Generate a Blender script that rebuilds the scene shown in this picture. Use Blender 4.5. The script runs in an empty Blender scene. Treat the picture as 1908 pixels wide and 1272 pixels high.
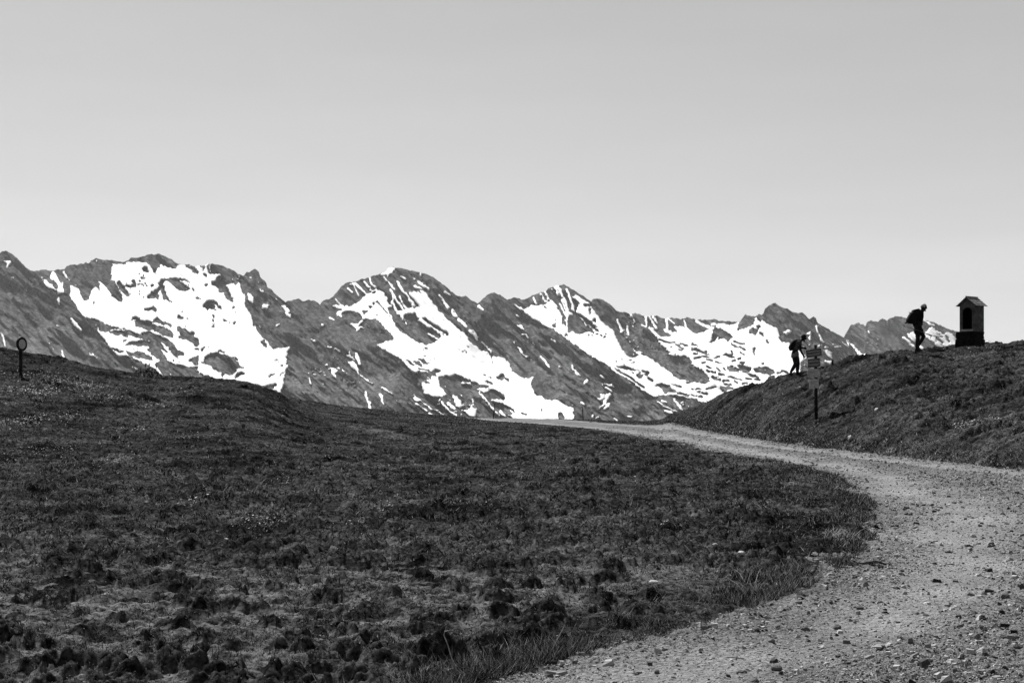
import bpy, bmesh, math, random
import numpy as np
from mathutils import Vector, Matrix

# ------------------------------------------------------------------ camera, sky, sun, exposure
S = bpy.context.scene
COL = S.collection
F, U0, VH, CH = 2650.0, 954.0, 730.0, 1.6       # focal length in photo pixels, principal column, horizon row, eye height
cd = bpy.data.cameras.new('camera'); cam = bpy.data.objects.new('camera', cd); COL.objects.link(cam)
cam.location = (0, 0, CH); cam.rotation_euler = (math.radians(90), 0, 0)
cd.sensor_width = 36; cd.lens = 50; cd.shift_y = (VH-636)/1908.0
cd.clip_start = 0.1; cd.clip_end = 60000
S.camera = cam

SUN_EL, SUN_AZ = 46.0, 24.0      # degrees; azimuth measured from straight ahead (+Y) towards the left (-X)
w = bpy.data.worlds.new('World'); S.world = w; w.use_nodes = True
nt = w.node_tree; nt.nodes.clear()
sky = nt.nodes.new('ShaderNodeTexSky'); sky.sky_type = 'NISHITA'; sky.sun_disc = False
sky.sun_elevation = math.radians(SUN_EL); sky.sun_rotation = math.radians(-SUN_AZ)
sky.altitude = 1900; sky.air_density = 1.0; sky.dust_density = 1.6; sky.ozone_density = 1.0
sep = nt.nodes.new('ShaderNodeRGBToBW')          # black and white film
bg = nt.nodes.new('ShaderNodeBackground'); bg.inputs[1].default_value = 0.097
out = nt.nodes.new('ShaderNodeOutputWorld')
pw = nt.nodes.new('ShaderNodeMath'); pw.operation = 'POWER'; pw.inputs[1].default_value = 0.6      # film response, softer than linear
# very faint high haze veils low over the horizon
wtc = nt.nodes.new('ShaderNodeTexCoord'); wmp = nt.nodes.new('ShaderNodeMapping'); wmp.inputs['Scale'].default_value = (3, 3, 22); wmp.inputs['Rotation'].default_value = (0, 0.10, 0)
wnz = nt.nodes.new('ShaderNodeTexNoise'); wnz.inputs['Scale'].default_value = 1.6; wnz.inputs['Detail'].default_value = 4
wmr = nt.nodes.new('ShaderNodeMapRange'); wmr.inputs[1].default_value = .35; wmr.inputs[2].default_value = .75; wmr.inputs[3].default_value = .99; wmr.inputs[4].default_value = 1.03
wmu = nt.nodes.new('ShaderNodeMath'); wmu.operation = 'MULTIPLY'
nt.links.new(wtc.outputs['Generated'], wmp.inputs[0]); nt.links.new(wmp.outputs[0], wnz.inputs['Vector']); nt.links.new(wnz.outputs[0], wmr.inputs[0])
wsx = nt.nodes.new('ShaderNodeSeparateXYZ'); wlo = nt.nodes.new('ShaderNodeMapRange'); wlo.inputs[1].default_value = .05; wlo.inputs[2].default_value = .13; wlo.inputs[3].default_value = 1.09; wlo.inputs[4].default_value = 1.03
nt.links.new(wtc.outputs['Generated'], wsx.inputs[0]); nt.links.new(wsx.outputs[2], wlo.inputs[0]); nt.links.new(wlo.outputs[0], wmr.inputs[4])
nt.links.new(sky.outputs[0], sep.inputs[0]); nt.links.new(sep.outputs[0], pw.inputs[0]); nt.links.new(pw.outputs[0], wmu.inputs[0]); nt.links.new(wmr.outputs[0], wmu.inputs[1]); nt.links.new(wmu.outputs[0], bg.inputs[0]); nt.links.new(bg.outputs[0], out.inputs[0])

sl = bpy.data.lights.new('sun', 'SUN'); sl.energy = 5.0; sl.angle = math.radians(0.55); sl.color = (1, 1, 1)
sun = bpy.data.objects.new('sun', sl); COL.objects.link(sun)
el, az = math.radians(SUN_EL), math.radians(SUN_AZ)
sdir = Vector((-math.sin(az)*math.cos(el), math.cos(az)*math.cos(el), math.sin(el)))
sun.rotation_euler = sdir.to_track_quat('Z', 'Y').to_euler(); sun.location = (-40, 90, 110)
S.view_settings.view_transform = 'Standard'; S.view_settings.look = 'None'
S.view_settings.exposure = 1.10; S.view_settings.gamma = 1.0
S.cycles.volume_bounces = 0
HAZE = 0.0000115

# ------------------------------------------------------------------ helpers
rng = np.random.default_rng(7); random.seed(7)
def tag(o, label=None, cat=None, group=None, kind=None):
    if label: o['label'] = label
    if cat: o['category'] = cat
    if group: o['group'] = group
    if kind: o['kind'] = kind
    return o
def empty(name, loc, rz=0.0):
    o = bpy.data.objects.new(name, None); COL.objects.link(o); o.location = loc; o.rotation_euler = (0, 0, rz)
    o.empty_display_size = 0.2
    return o
def link(name, me, m=None, parent=None):
    o = bpy.data.objects.new(name, me); COL.objects.link(o)
    if m: me.materials.append(m)
    if parent: o.parent = parent
    return o
def np_mesh(name, V, Fa, smooth=False):
    V = np.asarray(V, dtype=np.float32); Fa = np.asarray(Fa, dtype=np.int32)
    k = Fa.shape[1]; me = bpy.data.meshes.new(name)
    me.vertices.add(len(V)); me.vertices.foreach_set('co', V.ravel())
    me.loops.add(Fa.size); me.loops.foreach_set('vertex_index', Fa.ravel())
    me.polygons.add(len(Fa)); me.polygons.foreach_set('loop_start', np.arange(0, Fa.size, k, dtype=np.int32))
    me.polygons.foreach_set('loop_total', np.full(len(Fa), k, dtype=np.int32))
    me.polygons.foreach_set('use_smooth', np.full(len(Fa), smooth, dtype=bool))
    me.update(calc_edges=True)
    return me
def attr(me, name, vals):
    a = me.attributes.new(name, 'FLOAT', 'POINT'); a.data.foreach_set('value', np.asarray(vals, dtype=np.float32).ravel())
def hsh(ix, iy, seed):
    h = (ix.astype(np.int64)*374761393 + iy.astype(np.int64)*668265263 + seed*1442695041) & 0xffffffff
    h = ((h ^ (h >> 13))*1274126177) & 0xffffffff
    h = h ^ (h >> 16)
    return (h & 0xffffff)/float(0xffffff)
def vn(x, y, seed=0):
    x = np.asarray(x, float); y = np.asarray(y, float)
    x0 = np.floor(x); y0 = np.floor(y); fx = x-x0; fy = y-y0
    fx = fx*fx*(3-2*fx); fy = fy*fy*(3-2*fy)
    a = hsh(x0, y0, seed); b = hsh(x0+1, y0, seed); c = hsh(x0, y0+1, seed); d = hsh(x0+1, y0+1, seed)
    return (a*(1-fx)+b*fx)*(1-fy)+(c*(1-fx)+d*fx)*fy
def fbm(x, y, seed=0, oct=4, gain=0.5):
    s = 0; a = 1.0; t = 0
    for i in range(oct):
        c, q = math.cos(0.6*i), math.sin(0.6*i)
        s = s + a*vn((c*x+q*y)*2**i, (-q*x+c*y)*2**i, seed+17*i); t += a; a *= gain
    return s/t
def sstep(x, a, b):
    t = np.clip((x-a)/(b-a), 0, 1); return t*t*(3-2*t)

def mat(name, v=0.2, rough=0.9, noise=0.0, scale=20.0, bump=0.0, bscale=60.0, trans=0.0, spec=0.05, detail=4.0, obj=True):
    """neutral grey procedural material: base value v varied by noise"""
    m = bpy.data.materials.new(name); m.use_nodes = True; n = m.node_tree.nodes; l = m.node_tree.links
    b = n['Principled BSDF']; b.inputs['Roughness'].default_value = rough
    b.inputs['Specular IOR Level'].default_value = spec
    tc = n.new('ShaderNodeTexCoord')
    src = tc.outputs['Object'] if obj else tc.outputs['Generated']
    nz = n.new('ShaderNodeTexNoise'); nz.inputs['Scale'].default_value = scale; nz.inputs['Detail'].default_value = detail
    l.new(src, nz.inputs['Vector'])
    mr = n.new('ShaderNodeMapRange'); mr.inputs[1].default_value = 0.3; mr.inputs[2].default_value = 0.7
    mr.inputs[3].default_value = v*(1-noise); mr.inputs[4].default_value = v*(1+noise)
    l.new(nz.outputs[0], mr.inputs[0]); l.new(mr.outputs[0], b.inputs['Base Color'])
    if bump:
        nb = n.new('ShaderNodeTexNoise'); nb.inputs['Scale'].default_value = bscale; nb.inputs['Detail'].default_value = 5
        l.new(src, nb.inputs['Vector'])
        bp = n.new('ShaderNodeBump'); bp.inputs['Strength'].default_value = bump; bp.inputs['Distance'].default_value = 0.02
        l.new(nb.outputs[0], bp.inputs['Height']); l.new(bp.outputs[0], b.inputs['Normal'])
    if trans:
        tr = n.new('ShaderNodeBsdfTranslucent'); l.new(mr.outputs[0], tr.inputs[0])
        mx = n.new('ShaderNodeMixShader'); mx.inputs[0].default_value = trans
        l.new(b.outputs[0], mx.inputs[1]); l.new(tr.outputs[0], mx.inputs[2])
        l.new(mx.outputs[0], n['Material Output'].inputs[0])
    return m
def N(m, t): return m.node_tree.nodes.new(t)
# ------------------------------------------------------------------ pasture, hill slopes and gravel road
SV = np.array([(-6000,600),(-2500,610),(-600,632),(0,650),(75,661),(120,671),(187,687),(237,694),(307,702),(353,704),(437,709),(466,715),(488,722),(521,734),(538,743),(580,748),(655,758),(755,768),(850,776),(900,779),(958,779),(1018,780),(1083,782),(1133,784),(1200,785),(1233,782),(1250,771),(1283,762),(1317,751),(1342,737),(1383,721),(1423,715),(1433,708),(1467,703),(1503,695),(1527,687),(1552,679),(1593,668),(1627,662),(1677,657),(1700,657),(1757,650),(1807,644),(1857,641),(1873,644),(1908,641),(2300,640),(3500,615),(8000,600)], float)
YC = np.array([(-6000,64),(480,66),(530,72),(580,86),(800,98),(950,112),(1150,108),(1200,100),(1240,92),(1283,80),(1340,70),(1400,62),(1480,57),(1700,54),(1780,59),(1908,60),(8000,60)], float)
YR = np.array([(1200,85),(1240,73),(1320,58),(1464,44),(1693,34.7),(1908,29.2),(2150,25),(2500,21),(3500,17),(8000,14)], float)
INN = np.array([(0,-5),(3,-3),(6,-1.2),(8.06,-.22),(9.02,.45),(9.68,1.05),(11.4,2.15),(13.2,2.95),(15.5,3.80),(16.5,4.05),(20,4.97),(23.4,5.6),(27.2,6.07),(31.1,6.18),(34.8,5.8),(40.4,5.32),(50.8,4.83),(66.2,3.65),(78,1.4),(90,-1.2),(104,-3.6),(115,-6),(140,-12),(200,-30)], float)
OUT = np.array([(0,22),(5,21),(15,18),(22,14),(26,11.8),(29.2,10.5),(34.7,9.7),(44,8.5),(58,8),(73,7.9),(82,6.6),(92,5.4),(104,4.2),(115,2),(140,-5),(200,-22)], float)
def base_z(X, Y):
    X = np.asarray(X, float); Y = np.maximum(np.asarray(Y, float), 0.5)
    u = X/Y*F+U0
    V = np.interp(u, SV[:, 0], SV[:, 1]); yc = np.interp(u, YC[:, 0], YC[:, 1]); yr = np.interp(u, YR[:, 0], YR[:, 1])
    zc = CH+(VH-V)/F*yc
    tl = np.clip(Y/yc, 0, 1); zl = zc*tl**3.2
    tr = np.clip((Y-yr)/(yc-yr), 0, 1); zr = zc*(1.5*tr-.5*tr*tr)
    w_ = sstep(u, 1222, 1300); z = zl*(1-w_)+zr*w_
    s0 = (VH-V)/F; tau = np.maximum(Y-yc, 0); kk = 0.006; tm = (s0+0.26)/(2*kk)
    t1 = np.minimum(tau, tm); zb = s0*t1-kk*t1*t1-0.26*np.maximum(tau-tm, 0)
    z = z+zb
    return np.maximum(z, -235-0.002*np.maximum(Y-900, 0))
def road_d(X, Y):
    """signed distance-like: >0 on the gravel"""
    i = np.interp(Y, INN[:, 0], INN[:, 1]); o = np.interp(Y, OUT[:, 0], OUT[:, 1])
    k = np.where((Y > 7) & (Y < 22), 0.75, 1.0)
    return np.minimum((X-i)*k, (o-X))
HUM = []
def at(u, v, n=4000):
    """ground point seen at photo pixel (u, v)"""
    Y = np.concatenate([np.linspace(4, 40, n), np.linspace(40, 130, n)]); X = (u-U0)/F*Y
    z = base_z(X, Y); vv = VH+F*(CH-z)/Y
    i = np.argmax(vv <= v) if (vv <= v).any() else len(Y)-1
    return X[i], Y[i]
for (hu, hv, wpx, hp) in [(650,1222,95,40),(820,1222,110,45),(1012,1152,95,45),(862,1150,60,30),(355,1246,90,40),(420,1232,70,35),(215,1190,55,28),(60,1255,70,36),(240,1262,70,30),(120,1248,60,26),
        (858,1104,56,20),(990,1098,46,18),(1120,1062,50,26),(1130,1086,55,26),(1210,1122,60,26),(1110,1120,60,26),(1060,1108,40,20),(705,1112,44,20),(660,1150,50,24),(760,1155,36,18),(500,1172,60,26),(330,1120,40,20),(540,1085,40,16),
        (380,1140,55,24),(590,1150,60,22),(200,1080,40,18),(100,1070,40,16),(330,1060,36,15),(470,1075,36,14),(780,1080,42,16),(905,1072,40,14),(790,1078,40,14),(445,1110,44,20),(150,1150,50,24),(30,1160,50,22),(1180,1045,30,12),
        (272,748,40,13),(240,738,30,9),(1585,805,40,10),(560,1215,60,26),(960,1200,40,18),(740,1010,20,9),(275,1195,60,30),(930,1030,30,10),(700,1190,40,18)]:
    x, y = at(hu, hv); r = wpx/F*y/2*(.72 if hv > 900 else 1); hp *= .95
    HUM.append((x, y+r*.5, r, min(hp/F*y*1.1, r*.95)))
for k in range(1000):
    hu = rng.uniform(-200, 2000); y = 1/rng.uniform(1/23, 1/7.2); x = (hu-U0)/F*y
    if rng.random() > sstep(1/y, 1/23.0, 1/11.0)*.9+.1: continue
    r = rng.uniform(.03, .095)*(0.7+.6*rng.random()); HUM.append((x, y, r, r*rng.uniform(.5, .95)))
for k in range(2200):                                   # small tight tufts across the middle of the pasture
    hu = rng.uniform(-200, 1450); y = 1/rng.uniform(1/42, 1/13); x = (hu-U0)/F*y
    r = rng.uniform(.04, .11)*(1+y/60); HUM.append((x, y, r, r*rng.uniform(.5, .9)))
for k in range(5000):                                   # broader low mounds on both slopes
    y = rng.uniform(16, 66); hu = rng.uniform(-200, 2050); x = (hu-U0)/F*y
    if hu > 950 and hu < 1700 and y < 36: continue
    if hu > 1200 and rng.random() < .45: continue
    r = rng.uniform(.07, .26) if hu < 1200 else rng.uniform(.08, .40)
    q = rng.uniform(.15, .5) if hu < 1200 else rng.uniform(.15, .5)
    HUM.append((x, y, r, r*q*(.5 if (y < 40 and hu < 1200) else 1.0)))
HUM = [h for h in HUM if road_d(np.float64(h[0]), np.float64(h[1])) < -h[2]*1.0-(.12 if h[1] < 28 else .7)]
KEEP = [(at(1487, 702), 1.0), (((1705-U0)/F*52.5, 52.5), 1.1), (((1812-U0)/F*57, 57), 1.3), (at(1521, 779), .5), (at(1590, 812), .9), (at(38, 703), .7)]
HUM = [h for h in HUM if not any(abs(h[0]-c[0]) < r_ and c[1]-4.5 < h[1] < c[1]+1.5 for c, r_ in KEEP)]

cols = np.concatenate([np.linspace(-6000, -700, 40, endpoint=False), np.linspace(-700, -160, 90, endpoint=False), np.arange(-160, 2070, 2.1), np.linspace(2075, 2700, 90), np.linspace(2760, 8000, 40)])
rows = [1.5]
while rows[-1] < 13000:
    y = rows[-1]
    if y < 7.0: d = 0.12
    elif y < 76: d = min(1.35*y*y/4240, 0.105)
    elif y < 135: d = 0.4
    else: d = y*0.06
    rows.append(y+d)
rows = np.array(rows)
U, Yg = np.meshgrid(cols, rows); X = (U-U0)/F*Yg
Zb = base_z(X, Yg)
rd = road_d(X, Yg)
edge = (fbm(X/0.7, Yg/0.7, 80, 4)-.5)*1.1+(fbm(X/.12, Yg/.12, 81, 3)-.5)*.5*np.clip(Yg/12, .8, 2)
rmask = rd+edge
grass = 1-sstep(rmask, -.15, .1)
nearf = 1-sstep(Yg, 140, 400)
h = np.zeros_like(X)
for (hx, hy, r, hh) in HUM:
    i0, i1 = np.searchsorted(rows, [hy-r*1.7, hy+r*1.7])
    ua = (hx-r*2.0)/(hy+r)*F+U0; ub = (hx+r*2.0)/(hy-r)*F+U0
    if hx < 0: ua = (hx-r*2.0)/(hy-r)*F+U0; ub = (hx+r*2.0)/(hy+r)*F+U0
    j0, j1 = np.searchsorted(cols, [ua-8, ub+8])
    if i1 <= i0 or j1 <= j0: continue
    xx = X[i0:i1, j0:j1]; yy = Yg[i0:i1, j0:j1]
    rr = r*(1+0.7*(vn(xx/(r*.55)+hx*7, yy/(r*.55), 90)-.5))
    q = np.clip(1-((xx-hx)**2/1.5+(yy-hy)**2)/rr**2, 0, 1)
    b = hh*q**0.55*(0.75+.5*vn(xx/(r*.3), yy/(r*.3), 91))
    h[i0:i1, j0:j1] = np.maximum(h[i0:i1, j0:j1], b)
slope_amt = sstep(Zb, 0.15, 1.2)
aniso = (fbm(X/1.5, Yg/.75, 101, 4)-.5)
lump = fbm(X/.33, Yg/.22, 103, 4)
small = fbm(X/.10, Yg/.08, 104, 3)-.5
fine_ = fbm(X/.055, Yg/.05, 107, 2)-.5
hg = h + aniso*0.10*(0.5+1.8*slope_amt) + (np.abs(lump-.5)*-0.28+.03)*(0.6+.85*slope_amt) + small*.06*(1+.5*slope_amt) + fine_*(.02+.05*sstep(h, .01, .04))
wid = np.interp(Yg, OUT[:, 0], OUT[:, 1])-np.interp(Yg, INN[:, 0], INN[:, 1]); w2 = np.minimum(wid-.8, 3.9)
rdj = rd+(fbm(X/2.2, Yg/2.2, 108, 2)-.5)*.8
trk = np.clip(np.exp(-((rdj-.95)/.52)**2)+.9*np.exp(-((rdj-w2)/.6)**2)+.25*sstep(rdj, 5.2, 6.5), 0, 1)
hr = (fbm(X/1.6, Yg/1.6, 105, 3)-.5)*.05*sstep(rd, 0, 1) + (fbm(X/.07, Yg/.07, 106, 3)-.5)*(.018+.060*(1-trk)) - trk*.035
mid = (np.interp(Yg, INN[:, 0], INN[:, 1])+np.interp(Yg, OUT[:, 0], OUT[:, 1]))/2
med = np.exp(-((X-mid)/.34)**2)*sstep(Yg, 23, 27)*(1-sstep(Yg, 60, 80))
hr = hr+med*.03
lip = -0.05*(1-sstep(np.abs(rmask+.1), 0, .5))
Zg = Zb + nearf*(hg*grass+hr*(1-grass)+0.0) + nearf*lip*(1-grass)*0.3
# bare / dry areas
nearb = 1-sstep(Yg+(fbm(X/2.5, Yg/2.5, 115, 4)-.5)*22, 9, 23)
bare = sstep(fbm(X/.24, Yg/.17, 110, 5, .72), .52-.13*nearb, .62)*(.16+.84*nearb)*(1-.35*sstep(Yg, 20, 40))
bare = bare*(1-.6*slope_amt)
for (bu, bv, wp, hp, a) in [(1280,1080,190,70,1.0),(780,1250,180,50,1.0),(1000,1185,120,45,.8),(280,1130,130,35,.8),(500,1180,60,20,.7),(1050,1020,100,12,1.0),(1180,1035,90,14,1.0),(880,1140,60,25,.6)]:
    bx, by = at(bu, bv); rx = wp/F*by; ry = hp/4240*by*by
    bare = np.maximum(bare, a*np.exp(-((X-bx)/rx)**2-((Yg-by)/ry)**2)*sstep(fbm(X/.5, Yg/.4, 111, 3), .3, .55))
for TP in ([(895, 1003), (960, 1016), (1040, 1028), (1112, 1042)], [(650, 792), (720, 806), (800, 832)]):     # faint trodden lines
    Q_ = [at(*q) for q in TP]
    for (xa, ya), (xb, yb) in zip(Q_[:-1], Q_[1:]):
        e_ = np.array([xb-xa, yb-ya]); t_ = np.clip(((X-xa)*e_[0]+(Yg-ya)*e_[1])/(e_@e_), 0, 1)
        bare = np.maximum(bare, .75*np.exp(-((X-xa-t_*e_[0])**2+(Yg-ya-t_*e_[1])**2)/(.011*ya)**2)*(.35+.65*sstep(fbm(X/.4, Yg/.3, 117, 3), .35, .6)))
bare = bare*(1-sstep(h, 0.01, .04)*.92)*(1-.8*sstep(rd, -1.3, -.5)*(Yg < 24))
Vall = np.stack([X, Yg, Zg], -1).reshape(-1, 3)
R, C = X.shape; idx = np.arange(R*C).reshape(R, C)
Q = np.stack([idx[:-1, :-1], idx[:-1, 1:], idx[1:, 1:], idx[1:, :-1]], -1).reshape(-1, 4)
fm = (rmask[:-1, :-1]+rmask[1:, 1:])[:, :].ravel()/2 > 0
def sub(name, sel, m, atts):
    q = Q[sel]; used = np.unique(q); mp = np.zeros(R*C, np.int32); mp[used] = np.arange(len(used))
    me = np_mesh(name, Vall[used], mp[q], True)
    for k_, v_ in atts.items(): attr(me, k_, v_.ravel()[used])
    o = link(name, me, m); o['kind'] = 'structure'; return o
def ground_mat():
    m = bpy.data.materials.new('pasture turf and soil'); m.use_nodes = True; n = m.node_tree.nodes; l = m.node_tree.links
    b = n['Principled BSDF']; b.inputs['Roughness'].default_value = 1; b.inputs['Specular IOR Level'].default_value = 0
    tc = n.new('ShaderNodeTexCoord')
    n1 = n.new('ShaderNodeTexNoise'); n1.inputs['Scale'].default_value = 22; n1.inputs['Detail'].default_value = 6; n1.inputs['Roughness'].default_value = .7
    n2 = n.new('ShaderNodeTexNoise'); n2.inputs['Scale'].default_value = 5; n2.inputs['Detail'].default_value = 6; n2.inputs['Roughness'].default_value = .8
    for q in (n1, n2): l.new(tc.outputs['Object'], q.inputs['Vector'])
    r1 = n.new('ShaderNodeMapRange'); r1.inputs[1].default_value = .3; r1.inputs[2].default_value = .72; r1.inputs[1].default_value = .36; r1.inputs[2].default_value = .68; r1.inputs[3].default_value = TURF*.1; r1.inputs[4].default_value = TURF*4.0
    l.new(n1.outputs[0], r1.inputs[0])
    r2 = n.new('ShaderNodeMapRange'); r2.inputs[1].default_value = .3; r2.inputs[2].default_value = .7; r2.inputs[1].default_value = .38; r2.inputs[2].default_value = .66; r2.inputs[3].default_value = .2; r2.inputs[4].default_value = 2.6
    l.new(n2.outputs[0], r2.inputs[0])
    n4 = n.new('ShaderNodeTexNoise'); n4.inputs['Scale'].default_value = .45; n4.inputs['Detail'].default_value = 7; n4.inputs['Roughness'].default_value = .65
    l.new(tc.outputs['Object'], n4.inputs['Vector'])
    r4 = n.new('ShaderNodeMapRange'); r4.inputs[1].default_value = .38; r4.inputs[2].default_value = .68; r4.inputs[3].default_value = .35; r4.inputs[4].default_value = 2.5; l.new(n4.outputs[0], r4.inputs[0])
    m0 = n.new('ShaderNodeMath'); m0.operation = 'MULTIPLY'; l.new(r1.outputs[0], m0.inputs[0]); l.new(r4.outputs[0], m0.inputs[1])
    mu = n.new('ShaderNodeMath'); mu.operation = 'MULTIPLY'; l.new(m0.outputs[0], mu.inputs[0]); l.new(r2.outputs[0], mu.inputs[1])
    a = n.new('ShaderNodeAttribute'); a.attribute_name = 'bare'
    s = n.new('ShaderNodeMapRange'); s.inputs[1].default_value = .35; s.inputs[2].default_value = .7; s.inputs[3].default_value = SOIL*.1; s.inputs[4].default_value = SOIL*2.3
    l.new(n1.outputs[0], s.inputs[0])
    mx = n.new('ShaderNodeMix'); mx.data_type = 'FLOAT'; l.new(a.outputs['Fac'], mx.inputs[0]); l.new(mu.outputs[0], mx.inputs[2]); l.new(s.outputs[0], mx.inputs[3])
    l.new(mx.outputs[0], b.inputs['Base Color'])
    bp = n.new('ShaderNodeBump'); bp.inputs['Strength'].default_value = .8; bp.inputs['Distance'].default_value = .02
    l.new(n1.outputs[0], bp.inputs['Height']); l.new(bp.outputs[0], b.inputs['Normal'])
    return m
def road_mat():
    m = bpy.data.materials.new('gravel'); m.use_nodes = True; n = m.node_tree.nodes; l = m.node_tree.links
    b = n['Principled BSDF']; b.inputs['Roughness'].default_value = .95; b.inputs['Specular IOR Level'].default_value = 0.03
    tc = n.new('ShaderNodeTexCoord')
    n1 = n.new('ShaderNodeTexNoise'); n1.inputs['Scale'].default_value = 38; n1.inputs['Detail'].default_value = 6; n1.inputs['Roughness'].default_value = .75
    n2 = n.new('ShaderNodeTexVoronoi'); n2.inputs['Scale'].default_value = 26
    n3 = n.new('ShaderNodeTexNoise'); n3.inputs['Scale'].default_value = .8; n3.inputs['Detail'].default_value = 4
    for q in (n1, n2, n3): l.new(tc.outputs['Object'], q.inputs['Vector'])
    r1 = n.new('ShaderNodeMapRange'); r1.inputs[1].default_value = .32; r1.inputs[2].default_value = .7; r1.inputs[3].default_value = GRAV*.35; r1.inputs[4].default_value = GRAV*1.6
    l.new(n1.outputs[0], r1.inputs[0])
    r3 = n.new('ShaderNodeMapRange'); r3.inputs[1].default_value = .3; r3.inputs[2].default_value = .7; r3.inputs[3].default_value = .72; r3.inputs[4].default_value = 1.25
    l.new(n3.outputs[0], r3.inputs[0])
    mu = n.new('ShaderNodeMath'); mu.operation = 'MULTIPLY'; l.new(r1.outputs[0], mu.inputs[0]); l.new(r3.outputs[0], mu.inputs[1])
    tk = n.new('ShaderNodeAttribute'); tk.attribute_name = 'track'
    tm = n.new('ShaderNodeMath'); tm.operation = 'MULTIPLY_ADD'; tm.inputs[1].default_value = .45; tm.inputs[2].default_value = .78; l.new(tk.outputs['Fac'], tm.inputs[0])
    mu2 = n.new('ShaderNodeMath'); mu2.operation = 'MULTIPLY'; l.new(mu.outputs[0], mu2.inputs[0]); l.new(tm.outputs[0], mu2.inputs[1]); mu = mu2
    a = n.new('ShaderNodeAttribute'); a.attribute_name = 'weed'
    mx = n.new('ShaderNodeMix'); mx.data_type = 'FLOAT'; l.new(a.outputs['Fac'], mx.inputs[0]); l.new(mu.outputs[0], mx.inputs[2]); mx.inputs[3].default_value = .07
    l.new(mx.outputs[0], b.inputs['Base Color'])
    bp = n.new('ShaderNodeBump'); bp.inputs['Strength'].default_value = .9; bp.inputs['Distance'].default_value = .02
    ad = n.new('ShaderNodeMath'); ad.operation = 'SUBTRACT'; l.new(n1.outputs[0], ad.inputs[0]); l.new(n2.outputs['Distance'], ad.inputs[1])
    l.new(ad.outputs[0], bp.inputs['Height']); l.new(bp.outputs[0], b.inputs['Normal'])
    return m
TURF, SOIL, GRAV = 0.0080, 0.082, 0.138
weed = np.clip(med*sstep(fbm(X/.5, Yg/.5, 120, 3), .35, .6)*.8 + .6*(1-sstep(rmask, 0, .5))*sstep(fbm(X/.4, Yg/.4, 121, 3), .45, .6), 0, 1)
GM = ground_mat(); RM = road_mat()
sub('ground', ~fm, GM, {'bare': bare}); sub('gravel_road', fm, RM, {'weed': weed, 'track': trk})
def gz(x, y):
    """height of the built ground mesh at (x, y)"""
    i = np.clip(np.searchsorted(rows, y)-1, 0, R-2); u = x/y*F+U0; j = np.clip(np.searchsorted(cols, u)-1, 0, C-2)
    fy = (y-rows[i])/(rows[i+1]-rows[i]); fx = (u-cols[j])/(cols[j+1]-cols[j])
    return (Zg[i, j]*(1-fx)+Zg[i, j+1]*fx)*(1-fy)+(Zg[i+1, j]*(1-fx)+Zg[i+1, j+1]*fx)*fy
def lookup(A, x, y):
    i = np.clip(np.searchsorted(rows, y)-1, 0, R-2); u = x/y*F+U0; j = np.clip(np.searchsorted(cols, u)-1, 0, C-2)
    return A[i, j]

# ------------------------------------------------------------------ grass (uncountable)
def blades(n, ulo, uhi, ylo, yhi, hlo, hhi, bias='screen'):
    u = rng.uniform(ulo, uhi, n)
    y = 1/rng.uniform(1/yhi, 1/ylo, n) if bias == 'screen' else rng.uniform(ylo, yhi, n)
    x = (u-U0)/F*y
    rmk = lookup(rmask, x, y); br = lookup(bare, x, y)
    keep = (rmk < -.02) & (rng.random(n) > br*.88) & (rng.random(n) < -.15+1.3*fbm(x/.3, y/.22, 130, 3)) & (vn(x/.12, y/.10, 133) > .30)
    x, y = x[keep], y[keep]; hh = rng.uniform(hlo, hhi, len(x))*(.6+.9*vn(x/.6, y/.6, 131))*(.55+.45*sstep(y, 11, 22))
    return x, y, hh
def blade_mesh(x, y, hh, wmin=.0022, wk=.00030, lean=.55):
    n = len(x); z = gz(x, y)-.004; th = rng.uniform(0, 2*np.pi, n); wd = np.maximum(wmin, y*wk)*rng.uniform(.7, 1.5, n)
    lx = rng.normal(0, lean, n)*hh; ly = rng.normal(0, lean, n)*hh
    dx, dy = np.cos(th)*wd, np.sin(th)*wd
    V = np.stack([np.stack([x-dx, y-dy, z], -1), np.stack([x+dx, y+dy, z], -1), np.stack([x+lx, y+ly, z+hh], -1)], 1)
    return V.reshape(-1, 3)
parts_ = [blades(340000, -420, 1950, 6.8, 30, .012, .042), blades(215000, -300, 2250, 26, 118, .02, .07, 'lin')]
Vs = [blade_mesh(*p) for p in parts_]
nc = 5200; cy_ = 1/rng.uniform(1/62, 1/8.5, nc); cu_ = rng.uniform(-350, 2200, nc); cx_ = (cu_-U0)/F*cy_         # separate darker tussocks
nb = 26; rr_ = rng.uniform(.03, .10, nc)
tx = np.repeat(cx_, nb)+rng.normal(0, 1, nc*nb)*np.repeat(rr_, nb); ty = np.repeat(cy_, nb)+rng.normal(0, 1, nc*nb)*np.repeat(rr_, nb)*.7
rr_ = rr_*(.35+.65*sstep(cy_, 9, 21))
th_ = np.repeat(rr_*rng.uniform(.5, 1.0, nc), nb)*rng.uniform(.6, 1.2, nc*nb)
kt = lookup(rmask, tx, ty) < -.1
Vs.append(blade_mesh(tx[kt], ty[kt], th_[kt], .003, .00033, .7))
V = np.concatenate(Vs); Fa = np.arange(len(V)).reshape(-1, 3)
MG = mat('short grass', .075, .9, .6, 9, trans=.3, spec=0)
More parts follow.
